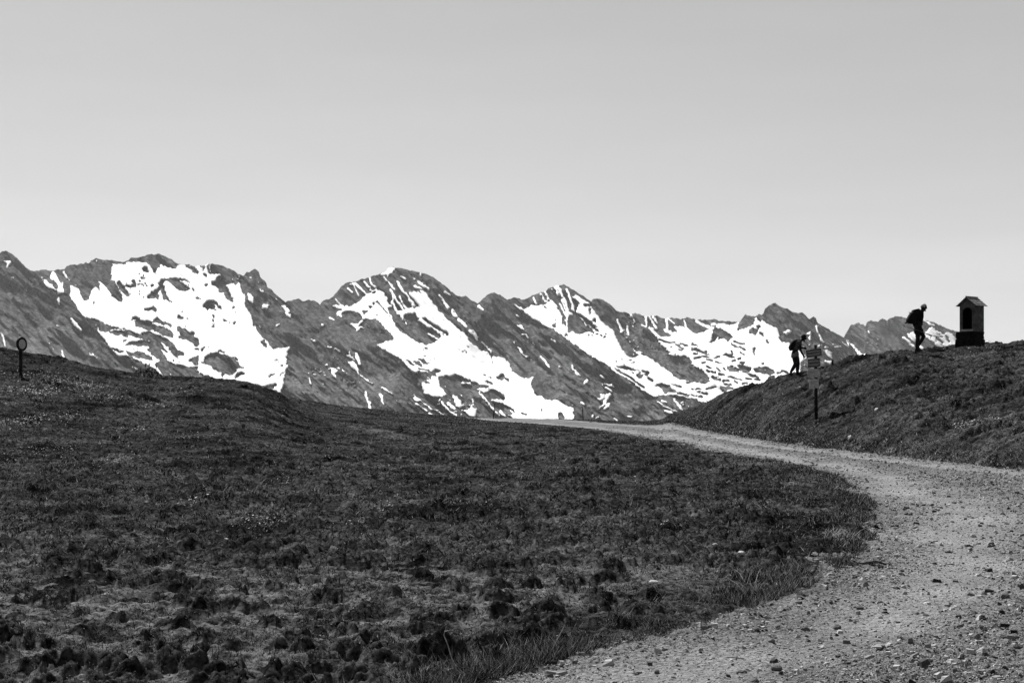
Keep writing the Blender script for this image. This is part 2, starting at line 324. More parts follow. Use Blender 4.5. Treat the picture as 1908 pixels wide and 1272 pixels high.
def island_var(m, lo, hi, pw=2.0):
    n_ = m.node_tree.nodes; l_ = m.node_tree.links
    g = n_.new('ShaderNodeNewGeometry'); p_ = n_.new('ShaderNodeMath'); p_.operation = 'POWER'; p_.inputs[1].default_value = pw
    r = n_.new('ShaderNodeMapRange'); r.inputs[3].default_value = lo; r.inputs[4].default_value = hi
    l_.new(g.outputs['Random Per Island'], p_.inputs[0]); l_.new(p_.outputs[0], r.inputs[0]); l_.new(r.outputs[0], n_['Principled BSDF'].inputs['Base Color'])
    for q in n_:
        if q.type == 'BSDF_TRANSLUCENT': l_.new(r.outputs[0], q.inputs[0])
island_var(MG, .002, .30, 9.0)
tag(link('grass', np_mesh('grass', V, Fa), MG), 'short dark alpine turf covering the pasture and both slopes', 'grass', kind='stuff')
# taller fringe along the verge of the road
n = 48000; y = 1/rng.uniform(1/34, 1/6.5, n); off = -np.abs(rng.normal(0, .30, n))+.16
x = np.interp(y, INN[:, 0], INN[:, 1])+off
kp = (vn(x/.35, y/.35, 141) > .38)
x, y = x[kp], y[kp]; hh = rng.uniform(.02, .075, len(x))*(.3+1.3*vn(x/.4, y/.4, 140))
n2 = 14000; y2 = rng.uniform(26, 78, n2); x2 = np.interp(y2, OUT[:, 0], OUT[:, 1])+np.abs(rng.normal(0, .5, n2))
V = np.concatenate([blade_mesh(x, y, hh*1.15, .0017, .00019, .65), blade_mesh(x2, y2, rng.uniform(.03, .08, n2), .003, .0003, .8)])
MV_ = mat('verge grass', .085, .9, .5, 12, trans=.35, spec=0); island_var(MV_, .004, .34, 6.0)
tag(link('verge_grass', np_mesh('verge_grass', V, np.arange(len(V)).reshape(-1, 3)), MV_), 'taller tufty grass fringe along the edges of the gravel road', 'grass', kind='stuff')

# ------------------------------------------------------------------ gravel stones (uncountable)
CUBE = np.array([(-1,-1,-1),(1,-1,-1),(1,1,-1),(-1,1,-1),(-1,-1,1),(1,-1,1),(1,1,1),(-1,1,1)], float)*.5
CF = np.array([(0,3,2),(0,2,1),(4,5,6),(4,6,7),(0,1,5),(0,5,4),(1,2,6),(1,6,5),(2,3,7),(2,7,6),(3,0,4),(3,4,7)])
def stones(x, y, s, flat=(.35, .7)):
    n = len(x); V = CUBE[None]*(1+rng.uniform(-.35, .35, (n, 8, 3))); V[:, 4:, :2] *= rng.uniform(.35, .8, (n, 1, 1))
    V = V*np.stack([s*rng.uniform(.8, 1.5, n), s*rng.uniform(.7, 1.2, n), s*rng.uniform(*flat, n)], -1)[:, None]
    th = rng.uniform(0, 6.28, n); c, q = np.cos(th)[:, None], np.sin(th)[:, None]
    tl = rng.normal(0, .2, n)[:, None]
    xx = V[..., 0]*c-V[..., 1]*q; yy = V[..., 0]*q+V[..., 1]*c; zz = V[..., 2]+xx*tl
    z = gz(x, y)+s*.12
    V = np.stack([xx+x[:, None], yy+y[:, None], zz+z[:, None]], -1).reshape(-1, 3)
    Fa = (CF[None]+8*np.arange(n)[:, None, None]).reshape(-1, 3)
    return V, Fa
n = 290000; u = rng.uniform(700, 2560, n); y = 1/rng.uniform(1/70, 1/6.8, n); x = (u-U0)/F*y
track = (1-.85*lookup(trk, x, y))*(.55+.45*sstep(vn(x/1.1+y*.15, y/2.2, 150), .25, .75))
kp = (lookup(rmask, x, y) > .02) & (rng.random(n) < .04+.96*track)
x, y = x[kp], y[kp]; s = np.maximum(.007, y*.00085)*(.7+rng.pareto(3.0, len(x))*.9); s = np.minimum(s, .055)
V, Fa = stones(x, y, s)
def stone_mat(name, lo, hi):
    m = mat(name, (lo+hi)/2, .9, 0, 30, bump=.3, bscale=90, spec=.03)
    n_ = m.node_tree.nodes; l_ = m.node_tree.links
    g = n_.new('ShaderNodeNewGeometry'); r = n_.new('ShaderNodeMapRange'); r.inputs[3].default_value = lo; r.inputs[4].default_value = hi
    l_.new(g.outputs['Random Per Island'], r.inputs[0]); l_.new(r.outputs[0], n_['Principled BSDF'].inputs['Base Color'])
    return m
MS = stone_mat('gravel stones', .008, .34)
tag(link('gravel', np_mesh('gravel', V, Fa), MS), 'loose angular stones and grit strewn over the road', 'gravel', kind='stuff')
# small pale stones scattered in the turf
n = 40000; u = rng.uniform(-100, 1950, n); y = 1/rng.uniform(1/68, 1/7, n); x = (u-U0)/F*y
kp = (lookup(rmask, x, y) < 0) & (rng.random(n) < .07+.8*lookup(bare, x, y)); x, y = x[kp], y[kp]
V, Fa = stones(x, y, np.maximum(.008, y*.0009)*rng.uniform(.4, 1.5, len(x)))
tag(link('pasture_stones', np_mesh('pasture_stones', V, Fa), stone_mat('pale stones', .06, .22)), 'small pale stones and clods scattered through the pasture', 'stones', kind='stuff')

# ------------------------------------------------------------------ broad-leaved ground plants (uncountable patches)
def leaves(cx, cy, rx, ry, n, size, hmax=.14):
    x = cx+rng.normal(0, rx, n); y = cy+rng.normal(0, ry, n)
    x = x+(vn(x*2, y*2, 160)-.5)*rx; z = gz(x, y)+rng.uniform(.01, hmax, n)*(.4+vn(x/.25, y/.25, 161))
    L = size*rng.uniform(.6, 1.4, n); W = L*rng.uniform(.3, .5, n)
    th = rng.uniform(0, 6.28, n); pt = rng.uniform(-.2, 1.0, n)
    ax = np.stack([np.cos(th)*np.cos(pt), np.sin(th)*np.cos(pt), np.sin(pt)], -1)
    sd = np.stack([-np.sin(th), np.cos(th), rng.uniform(-.5, .5, n)], -1)
    c = np.stack([x, y, z], -1)
    P = [c-ax*L[:, None]*.5, c-ax*L[:, None]*.05+sd*W[:, None]*.5, c+ax*L[:, None]*.5, c-ax*L[:, None]*.05-sd*W[:, None]*.5]
    return np.stack(P, 1).reshape(-1, 3)
LV = []
for (pu, pv, wp, hp, n, sz) in [(130,715,90,10,420,.10),(60,730,70,16,300,.10),(200,745,60,10,160,.09),(290,760,40,5,90,.09),(240,805,60,6,110,.08),(40,790,50,20,220,.08),(350,820,40,6,80,.07),
        (120,780,60,8,120,.07),(190,865,60,12,120,.06),(60,850,60,20,180,.06),(280,700,26,4,120,.09),(345,730,60,6,90,.08),(1800,797,26,5,90,.09),(1850,790,20,4,40,.08),(1660,740,60,8,60,.05),(1316,920,8,6,26,.06),
        (1185,900,5,4,14,.05),(480,985,40,14,120,.05),(720,950,30,8,70,.05),(660,990,20,6,40,.05),(1240,985,12,5,16,.04),(360,950,26,6,60,.05),(1735,700,60,10,60,.05),(1845,652,30,3,60,.07),(540,900,60,18,60,.05),(905,948,12,3,14,.04)]:
    cx, cy = at(pu, pv); z0 = base_z(cx, cy); ry = min(hp/F*cy*cy/1.6, 6)*.5 if z0 < .4 else hp/F*cy*4
    LV.append(leaves(cx, cy, wp/F*cy*.5, ry, int(n*(3.5 if pv < 800 else 1.6)), sz*.7))
V = np.concatenate(LV)
ML = mat('broad leaves', .035, .6, .5, 8, trans=.15, spec=.1); island_var(ML, .01, .38, 3.0)
tag(link('leafy_plants', np_mesh('leafy_plants', V, np.arange(len(V)).reshape(-1, 4)), ML), 'patches of low broad-leaved plants glinting on the pasture', 'ground plants', kind='stuff')
# ------------------------------------------------------------------ mountains: traced skyline and snow patches
CR = dict(A=(0,460), B=(318,460), C=(120,600), D=(438,600), E=(600,480), F=(880,500), G=(700,620), H=(1000,620), I=(1150,540), J=(1360,540), K=(1590,540))
def pts(s):
    r = []; off = (0, 0)
    for t in s.split():
        if t in CR: off = CR[t]; continue
        a, b = t.split(','); r.append((off[0]+float(a)/6, off[1]+float(b)/6))
    return r
SKY_MAIN = pts('''A 0,65 60,35 110,62 170,105 220,150 270,205 310,245 350,267 440,270 455,255 520,255 605,270 640,248 715,255 750,215 790,195 860,198 930,190 955,172 1000,185 1020,150 1065,127 1150,140 1260,150 1300,162 1370,165 1420,158 1450,128 1485,113 1540,125 1590,105 1615,103 1640,88 1700,80 1720,90 1760,75 1820,88 1870,118
B 0,135 60,175 90,190 135,205 160,190 205,192 240,215 290,222 330,208 375,208 400,200 420,195 450,185 520,195 600,220 700,265 790,320 820,325 845,290 885,280 940,240 985,270 1003,345 1045,370 1070,400 1080,450 1130,480 1180,530 1230,580 1280,615 1330,605 1380,585 1430,572 1480,605 1545,592 1600,600 1640,620 1670,640
E 0,490 50,465 80,465 130,425 190,350 260,283 330,275 380,262 430,240 520,225 580,205 640,178 700,165 740,125 790,103 860,115 1000,148 1150,180 1220,205 1340,285 1420,355 1520,430 1560,430 1610,425 1660,465 1740,515
F 100,360 160,300 200,275 255,270 310,295 350,320 390,350 470,322 560,345 620,335 680,300 740,270 830,250 850,215 920,200 980,185 1015,172 1100,225 1200,285 1330,365 1345,342 1390,338 1440,345 1500,370 1560,420
I 0,235 30,250 70,243 120,255 150,275 180,258 250,270 310,295 380,290 430,288 540,320 600,313 680,318 750,328 780,308 850,325 900,332 1000,332 1080,327 1140,345 1230,348 1320,360 1370,355 1400,310 1435,275 1490,290 1545,300 1580,272 1610,280 1640,255 1650,210 1700,170 1770,143 1820,180 1908,215
J 750,262 800,253 840,275 890,328 930,305 960,315 980,375 1050,410 1150,465 1270,530 1310,575 1400,665 1470,745 1600,900 1800,1150''')
SKY_FAR = pts('''J 900,700 1100,620 1230,560 1275,525 1300,480 1350,395 1440,370 1520,395 1530,360 1570,340 1660,352
K 270,352 330,322 380,335 440,300 500,288 550,300 600,320 780,333 900,365 1000,410 1080,440 1170,465 1300,520 1450,555 1560,590 1640,625 1720,640 1780,605 1835,570 1865,585 1908,612''')
MASK = '''
S A 25,140 60,158 95,150 130,160 120,205 85,235 70,225 80,190 40,160
S A 280,470 300,485 290,498
S A 345,405 362,410 352,432
S A 425,318 490,360 530,390 570,410 640,490 600,470 570,458 540,452 505,420 490,370
S A 590,280 610,275 640,330 680,410 715,385 700,450 725,510 640,530 635,480 660,440 600,375 560,345 575,300
S A 690,268 718,268 745,320 780,385 735,350
S A 650,555 670,550 672,655 650,645 640,600
S A 790,430 855,455 895,490 900,530 935,600 1000,580 1020,500 1045,470 1080,440 1130,510 1115,430 1100,385 1160,420 1210,470 1250,550 1300,590 1365,625 1375,570 1340,490 1310,440 1285,390 1245,370 1245,230 1260,185 1370,205 1430,170 1500,165 1560,170 1650,185 1700,230 1715,265 1790,235 1800,200 1908,240 B 60,245 90,205 160,200 440,190 450,310 560,310 600,425 775,415 790,490 840,550 830,600 840,690 890,740 910,800 920,890 955,890 960,950 1010,990 1060,1030 1140,1140 1335,1115 D 620,280 580,370 575,450 590,500 550,600 545,700 510,800 300,720 C 1900,660 1125,608 900,460 720,380 590,385 460,220 370,90 A 1060,815 940,770 880,710 830,620 780,545
R A 1320,390 1340,385 1375,440 1430,500 1450,555 1420,560 1370,520 1330,460 1310,410
R A 1590,245 1640,215 1660,295 1600,270
R A 1715,235 1755,240 1745,300 1720,290
R A 1465,380 1500,370 1530,410 1520,450 1400,450 1400,438 1490,425
R A 1630,435 1650,440 1640,450
R A 1690,430 1720,430 1700,448
R A 1760,410 1830,355 1880,350 1908,350 B 0,355 130,355 230,410 150,375 100,370 120,395 210,460 200,490 90,485 40,450 0,410 A 1850,370 1820,420 1860,530 1908,620 1830,590 1800,480 1770,500 1770,600 1740,570 1650,570 1640,555 1690,510 1790,430
R A 1590,560 1620,560 1600,580
R A 1040,640 1060,590 1065,620 1050,650
R A 1610,700 1690,680 1715,645 1750,720 1740,738 1715,712 1640,710
R A 1460,825 1480,790 1580,790 1550,800 1600,830 1700,825 1770,790 1830,830 1908,860 1908,890 1790,860 1690,845 1710,860 1840,900 1908,960 1860,1000 1800,980 1700,930 1640,935 1590,910 1510,890 1515,810
R C 1000,20 1100,60 1190,90 1220,130 1210,180 1130,160 1050,110
R C 1120,0 1190,20 1205,55 1150,40
R A 1060,815 1160,850 1280,895 1400,920 1560,975 1590,1010 1570,1030 1440,985 1440,1010 1390,1015 1360,970 1330,985 1230,975 1210,940 1190,970 1110,940
S A 1230,918 1400,925 1390,938 1240,935
R C 860,140 900,108 950,110 1060,155 1170,195 1210,230 1250,290 1345,355 1330,375 1260,375 1280,415 1260,410 1080,300 1100,350 1150,430 1060,460 1000,470 1060,430 1040,410 980,370 920,310 960,290 940,265 830,265 680,270 700,230 870,205 980,215 870,190
S C 1070,215 1095,225 1150,280 1200,340 1260,400 1190,375 1120,300
R C 1000,470 1060,450 1145,435 1240,475 1400,500 1500,510 1480,540 1560,590 1700,635 1125,610
R C 690,320 760,340 830,320 900,340 970,380 1000,420 960,425 880,415 800,390 740,385 700,360
R C 740,300 880,290 870,300 760,315
R C 530,290 600,310 680,340 640,350 560,320
R C 600,390 720,385 800,425 900,465 1000,515 1120,612 900,612 600,500
S C 760,490 850,540 800,535 765,510
S C 265,340 320,360 385,400 310,385
S C 1170,570 1220,590 1190,590
R C 640,250 660,200 700,205
R C 535,200 560,205 540,215
R C 1260,50 1290,50 1350,80 1400,120 1450,110 1455,170 1500,190 1510,240 1490,275 1440,270 1450,235 1400,220 1340,195 1270,185 1275,165 1310,165 1260,100
R C 1335,30 1375,55 1350,55
R C 1380,430 1430,400 1510,375 1500,480 1450,485 1420,440
R C 1520,300 1570,280 1560,320 1530,330
R C 1450,305 1500,300 1490,318
R C 1565,400 1590,368 1700,340 1830,370 1908,410 D 40,450 60,490 110,515 30,520 0,560 C 1880,570 1860,600 1790,580 1770,625 1750,570 1680,535 1620,480 1560,460
R C 1700,335 1720,320 1790,322 1810,345
R D 0,600 20,570 70,555 115,580 50,600 0,630
R D 0,390 40,430 0,420
R D 370,610 400,580 460,570 420,600 380,620
R D 450,635 550,550 540,570 470,630
R D 300,720 400,695 470,700 440,740 420,760 510,800 430,780
s 10 C 90,0 130,40 190,100
R B 0,600 30,635 0,635
R B 70,780 95,755 145,795 110,815 75,800
R B 115,735 130,720 138,735
R B 370,640 400,610 460,595 520,620 585,705 550,695 490,640 505,710 430,680 415,720 370,670
R B 470,765 488,765 482,860 492,905 460,900 475,850
R B 700,870 720,825 732,840 715,875
R B 690,690 725,650 720,670 700,700
R B 715,720 730,740 720,742
R B 160,200 205,195 250,230 290,270 310,300 280,300 240,265 180,230
R B 330,215 375,210 372,270 355,275 355,240 335,235
R B 365,300 410,310 400,345 375,325
R B 400,205 420,200 440,290 465,320 430,300 400,240
R B 440,190 520,195 780,320 850,340 780,410 700,405 620,420 600,430 650,490 660,520 710,610 680,620 650,605 605,570 610,515 560,515 520,450 450,420 450,385 500,380 510,350 570,310 480,310 460,260
R B 380,430 415,405 405,440
R B 240,465 280,495 255,490
R B 290,570 315,575 300,585
R B 1005,1045 1055,1040 1075,1135 1050,1120 1005,1080
S B 860,510 925,560 915,640 870,590
S B 1020,640 1115,640 1080,680 1040,700 1015,680
S B 990,460 1045,490 1035,515 1000,480
S B 1170,560 1190,595 1175,590
S B 1240,660 1310,640 1290,660 1330,700 1330,740 1350,775 1330,800 1290,750 1270,690 1240,680
S B 1675,850 1715,880 1680,880
S B 1570,1015 1635,1050 1620,1070 1590,1060
S B 1100,905 1130,960 1110,940
S B 985,870 1005,900 992,905
s 10 B 1180,880 1210,865
s 12 B 1780,790 1825,815
s 14 A 795,805 860,870 910,935
s 12 A 630,880 660,888
s 14 A 690,1160 725,1260
s 12 A 20,960 60,1120
S B 1850,755 1908,730 1908,790
S D 1215,350 1260,370 1280,320 1290,370 1320,380 1340,440 1300,410 1260,390
S D 1255,445 1320,440 1370,500 1390,580 1340,540 1290,490
S D 1345,325 1365,340 1400,430 1405,490 1380,480 1360,430 1345,400
S D 1385,580 1550,685 1530,690 1400,600
S D 1065,505 1120,510 1115,580 1130,630 1105,610 1085,560
S D 1450,770 1470,775 1480,860 1520,910 1518,970 1500,960 1465,880
S D 1605,790 1640,800 1660,880 1668,935 1650,920
s 12 D 1645,730 1755,805
S D 745,755 790,805 775,812
S D 870,580 910,572 905,598
s 7 D 828,620 850,695
s 8 D 1120,295 1180,330
s 10 D 1040,275 1070,285
S E 115,530 210,530 300,548 410,490 480,425 600,345 680,380 725,450 740,520 800,540 850,600 1000,565 1060,545 970,400 1010,375 1170,410 1230,490 1300,570 1400,690 1500,780 1600,860 1680,970 1740,1000 1790,1050 1840,1050 1870,1090 1908,1140 G 1290,300 1310,260 1430,280 1500,350 1530,430 1600,480 1660,510 1720,510 1770,480 1735,570 1790,690 1908,740 H 200,750 300,790 340,830 410,840 400,880 420,935 390,980 0,980 G 1540,960 1460,900 1300,760 1250,660 1140,620 1280,610 1060,535 900,460 700,500 720,600 800,690 680,720 530,680 520,550 600,520 400,420 300,310 0,130 E 600,975 800,910 790,870 690,760 600,690 560,690 500,680 460,690 440,650 390,610 310,590 240,600 205,670 160,635 180,600 230,580 120,550
S E 290,740 400,730 460,690 450,720 400,760 500,790 430,790 390,820 380,790
R E 900,650 990,620 1040,635 1080,700 1200,790 1240,795 1340,880 1280,945 1170,975 1060,945 990,900 960,860 900,830 840,790 800,700 740,590 740,565 800,545 850,620 960,750
S E 880,660 905,660 965,750 940,735
R E 1110,670 1150,675 1380,820 1420,860 1400,885 1360,850 1150,710
s 14 E 1085,700 1210,785
s 14 E 1185,855 1290,908
R E 980,400 1040,480 1100,550 1060,545 1000,450
s 16 E 770,360 800,430 860,510 910,590
s 7 E 690,210 760,290 820,360
s 20 E 845,270 900,370 960,430 1030,540
s 13 E 870,435 900,520 945,580
s 22 E 800,440 790,500 840,600 900,660
s 16 E 370,280 430,340 500,410
s 14 E 470,265 550,370
s 11 E 535,225 545,285 610,340
s 8 E 290,340 340,390
s 6 E 340,280 410,420
s 8 E 150,460 210,530
S E 640,180 700,165 740,125 790,100 825,115 815,150 740,190 735,215 720,185 690,200
s 26 E 1085,280 1190,350
s 12 E 1030,320 1120,345
s 16 E 1110,375 1170,410
s 18 E 1320,425 1360,490 1410,560
s 30 E 1455,590 1495,650
s 24 E 1530,690 1605,760
s 16 E 1375,380 1430,420
s 20 E 1650,820 1700,860 1730,920
S E 1790,930 1860,1010 1900,1030 1890,1080 1840,1000
s 14 E 1745,540 1795,572
s 9 E 880,210 935,238
R E 595,490 620,485 650,510 700,570 750,640 770,680 740,640 640,540 620,515
R E 440,580 520,600 480,640 440,600
R E 510,540 560,548 545,575
R E 570,500 590,510 580,545
R E 920,1140 990,1150 1050,1230 1000,1200
R E 1000,1150 1080,1160 1140,1225 1080,1210
R E 1070,1130 1120,1125 1185,1180 1180,1200 1120,1170
R E 605,640 625,630 618,670
r 9 G 480,400 600,420
R G 455,440 480,420 620,435 680,400 735,435 660,460 700,490 620,480 630,520 540,490 480,460
R G 520,540 560,520 610,575 560,560
S G 850,685 900,700 950,750 960,800 1000,805 1000,825 950,835 940,860 910,830
S G 980,870 1060,840 1090,790 1075,740 1090,735 1100,780 1085,840 1125,845 1130,880 1110,940 1040,940
s 12 G 735,770 830,880 900,920
s 18 G 805,780 880,840
S G 820,880 905,915 885,930
S G 410,680 480,720 520,770 640,850 810,925 760,920 600,840 500,770 440,750
s 8 G 450,790 570,865
s 14 G 600,900 625,915
S G 940,670 980,690 960,715
S G 950,545 1060,560 1075,585 960,565
s 8 G 1130,625 1240,660
s 12 G 1160,660 1240,760 1320,860
s 12 G 1340,885 1380,925
s 22 G 1390,880 1450,930
R G 1225,535 1290,540 1320,580 1260,570
R G 1250,500 1300,475 1300,515
R G 1350,500 1420,455 1450,500 1400,540 1360,515
r 14 G 1455,510 1485,535
R G 1280,640 1320,630 1400,660 1450,710 1440,750 1370,740 1280,750 1190,680 1160,650 1240,660
R G 1300,770 1390,780 1480,820 1580,895 1540,890 1480,850 1535,910 1520,925 1400,870
R G 1850,870 1875,810 1865,880
r 14 G 1640,900 1680,912
R H 235,910 270,880 310,930 300,980 240,975
S F 455,595 520,640 560,630 580,680 520,660
S F 490,880 550,900 580,960 640,1010 600,1000 540,940
S F 455,820 490,820 480,855
s 12 F 560,740 600,740 625,775
S F 675,820 715,865 690,860
s 14 F 770,985 820,1040 860,1100
S F 1105,1060 1125,1070 1160,1150 1215,1200 1180,1200 1130,1140
S F 960,1085 1000,1100 975,1120
s 12 F 10,700 60,770
S F 105,800 150,850 200,900 220,960 170,890 110,830
s 14 F 70,420 115,455
s 12 F 500,525 520,535
s 12 F 885,788 935,825
s 8 F 1430,1195 1480,1230
S H 560,500 575,550 510,580 550,530
S H 710,555 790,575 850,580 905,620 830,605
s 10 H 770,605 840,655
S H 580,690 625,685 630,710
S H 690,680 765,700 750,730 700,750 670,730 720,725
S H 785,670 850,690 790,750 770,800 830,770 820,810 760,865 740,850 790,800 660,870 730,800
s 16 H 500,775 530,805
s 12 H 630,920 625,935
s 12 H 670,950 690,940
s 12 H 870,960 900,985
s 10 H 1025,935 1060,930
S F 455,390 520,420 580,460 650,410 740,420 870,380 930,395 1000,540 1040,560 1080,500 1160,480 1200,390 1110,310 1160,300 1310,390 1330,440 1400,530 1460,600 1530,660 1590,710 1610,770 1660,870 1720,970 1790,1000 1840,985 H 1150,230 1280,290 1370,350 1480,430 1560,500 1620,520 1850,570 1908,565 1908,800 1740,730 1420,690 1310,725 1260,690 1180,640 1070,570 950,490 850,430 830,380 700,320 580,240 450,150 340,70 240,0 F 900,680 700,580 600,510 520,450
R F 1070,730 1060,560 1090,500 1150,480 1250,610 1310,660 1360,700 1370,750 1310,700 1210,740 1110,700
R F 1160,490 1240,530 1300,580 1380,650 1420,710 1380,700 1300,640 1230,570
R F 1000,540 1040,560 1050,650 1010,630 1000,590
R F 890,630 940,600 950,650 910,670
R F 920,565 945,565 935,585
R F 1130,350 1190,390 1170,460 1140,470
R F 1350,560 1390,570 1385,610 1355,590
R F 1300,440 1325,450 1320,530 1305,500
R F 1240,400 1330,410 1320,440 1270,425
R F 1030,760 1060,730 1075,770
R F 790,410 830,420 840,465 800,450
R F 560,380 640,380 650,420 590,450
s 14 F 760,280 820,370 880,390
s 14 F 815,260 860,350 930,410 935,480
s 20 F 925,205 965,290
s 18 F 955,195 1000,290 1050,390 1070,480 1110,510
s 12 F 1000,350 1050,470 1055,530
s 16 F 1055,240 1090,320 1120,400 1135,480
s 10 F 890,230 910,260
s 9 F 680,320 715,400
s 12 F 980,400 1040,520
R H 870,375 980,370 1080,395 1150,430 1050,420 960,400
R H 1120,470 1160,440 1190,490 1160,515 1120,490
R H 1060,430 1090,460 1075,465
R H 1250,510 1295,530 1290,545
r 8 H 1195,430 1250,448
r 10 H 870,395 950,450 1060,510 1200,610
r 8 H 840,420 1000,520 1100,580
R H 1320,585 1360,570 1440,570 1480,590 1560,640 1420,680 1430,650 1380,610
R H 1480,560 1560,575 1610,605 1550,600
R H 1670,555 1740,560 1700,568
R H 1400,640 1500,640 1440,680
S H 1510,715 1570,760 1640,860 1600,850
s 14 H 1400,755 1450,775
s 12 H 1355,770 1400,795
s 8 H 1410,820 1570,885
s 18 H 1435,875 1510,895
S H 1600,780 1645,770 1640,810
s 16 I 5,340 40,420 50,470
S I 40,460 85,440 60,475
s 16 I 110,400 120,450 130,500
S I 60,500 90,530 130,520 100,545
s 8 I 150,265 200,355
S I 180,675 240,690 290,700 270,720 240,740
S I 340,425 370,410 430,440 480,500 610,515 500,440 560,430 640,400 700,400 740,410 770,430 860,490 960,470 1060,430 1080,410 1140,370 1300,380 1360,360 1350,455 1440,420 1500,400 1540,310 1600,280 1640,360 1700,390 1790,430 1830,590 1908,590 J 640,590 700,620 770,680 860,750 800,800 780,960 I 1908,1000 1640,1070 1300,1130 1050,1250 900,1220 550,1160 950,1060 1050,1020 960,900 840,840 820,780 780,740 640,730 560,680 470,590 450,540 380,470
s 16 I 590,712 640,730
r 14 I 480,560 560,585 640,590
r 12 I 700,640 740,655
r 12 I 860,720 900,712
r 14 I 1000,780 1060,790
r 14 I 1090,760 1150,745
r 14 I 1010,860 1050,880
r 16 I 1120,880 1150,905
r 12 I 1200,880 1215,900
r 14 I 1010,905 1030,915
r 16 I 1060,975 1110,985
r 14 I 1090,1000 1160,1010
r 14 I 1200,1050 1280,1065
r 14 I 1440,995 1500,1000
r 14 I 1540,1000 1600,1010
r 16 I 1700,985 1750,975
r 14 I 1790,930 1840,915
r 14 I 1860,915 1908,930
r 12 I 1380,700 1420,720
r 12 I 1600,480 1630,520
r 10 I 1670,560 1690,590
r 12 I 1280,690 1290,720
r 14 I 1380,770 1360,775
r 12 I 1290,800 1320,795
r 12 I 1380,815 1420,822
r 12 I 1620,828 1640,826
r 14 I 840,1110 940,1105
r 14 I 880,1190 960,1200
r 14 I 830,1170 860,1180
r 12 I 560,1135 650,1140
r 12 I 660,1060 720,1085
r 12 I 350,990 400,1020
r 12 I 290,910 350,930
r 10 I 310,945 340,955
r 12 I 1000,1110 1100,1085
R I 1065,480 1090,410 1150,430 1240,475 1300,520 1250,560 1240,590 1210,550 1150,545 1150,580 1130,520 1090,580 1020,605 1060,540
R I 1260,590 1330,620 1370,660 1320,650 1270,620
r 14 I 1370,635 1430,670
r 12 I 1310,580 1425,605
R I 1450,655 1490,665 1480,680
R I 1520,650 1545,650 1540,735 1520,710
R I 815,645 900,660 990,690 1050,740 960,720 830,670
R I 820,610 850,590 905,635
r 12 I 710,600 790,625
r 12 I 655,610 700,625
r 10 I 690,670 725,675
r 12 I 870,770 930,752
r 9 I 950,745 1030,755
R I 1170,725 1240,715 1330,760 1280,770
R I 1220,850 1300,845 1340,890 1380,930 1290,910 1230,900
R I 1350,850 1400,840 1500,870 1490,930 1420,920 1360,890
R I 1530,870 1680,865 1760,895 1770,940 1700,960 1640,935 1550,920
R I 1390,910 1560,960 1590,1000 1450,950
R I 1100,850 1115,855 1095,885
r 9 I 950,828 990,805
r 14 I 1060,915 1100,930
r 14 I 1140,945 1200,955
r 14 I 1250,975 1330,985 1390,1010
r 16 I 1310,1015 1340,1035
r 14 I 1180,1020 1250,1018
R I 1400,1035 1480,1040 1400,1065
r 9 I 1100,805 1180,825
r 9 I 770,1035 840,1040
R I 580,1035 710,1080 640,1080
R I 1140,1075 1260,1075 1310,1100 1170,1150
r 14 I 900,1140 1010,1165
r 18 I 680,1155 800,1180
R I 1480,430 1530,420 1580,460 1540,505 1485,480
R I 1560,400 1610,410 1570,450
R I 1350,455 1375,380 1400,310 1435,270 1490,285 1540,330 1525,380 1470,410 1450,440 1435,395 1420,445 1390,420
R I 1560,300 1590,270 1625,310 1615,360 1570,345
R I 410,440 480,430 520,500 600,505 600,518 490,525 430,470
R I 560,400 640,410 665,475 600,460 570,450
R I 770,400 900,350 930,460 880,470 870,490
R I 950,400 1060,435 990,450 970,485
R I 1140,340 1300,355 1260,405 1180,375 1150,385
s 14 I 315,300 330,360 320,410 280,390
s 12 I 365,295 400,370 440,430
s 11 I 400,295 450,370
s 18 I 550,320 560,440
s 11 I 570,320 640,370
s 11 I 750,340 770,420 830,470
s 18 I 880,345 980,400 1060,430
S I 1030,380 1090,370 1130,370 1060,400
S J 600,475 640,445 695,460 650,500 610,495
s 14 J 870,490 895,480 890,550
s 14 J 965,400 985,470 1035,585
S J 1040,655 1140,690 1150,780 1100,750
S J 1050,770 1150,810 1140,835 1080,820
S J 1200,705 1270,780 1240,770
S J 1270,735 1350,775 1290,760
S J 970,630 1010,605 1000,635
s 14 J 1065,635 1100,640
s 8 J 1165,635 1240,632
s 8 J 1260,585 1320,640
S J 1000,850 1040,865 1000,880
S J 780,700 800,690 860,760 830,770
S J 800,830 840,830 830,850
S J 1280,540 1330,570 1480,710 1580,738 1480,765 1400,680
S K 165,455 200,480 180,490
s 20 K 560,535 680,640
S K 590,490 680,470 700,560 690,590 640,540
S K 830,460 870,410 930,430 1000,490 1060,475 1140,490 1160,640 970,680 900,600 820,530 790,490
r 16 K 925,435 1015,485
r 12 K 945,550 1000,590
r 12 K 1040,520 1075,580
R K 1110,500 1160,490 1150,550
S K 740,600 820,670 780,680 740,650
S K 1475,560 1560,595 1480,620
s 10 K 785,335 900,395
'''
MU0, MV0, MW, MHh = -20, 440, 1960, 400
G2 = 2
Mk = np.zeros((MHh*G2, MW*G2), dtype=np.float32)
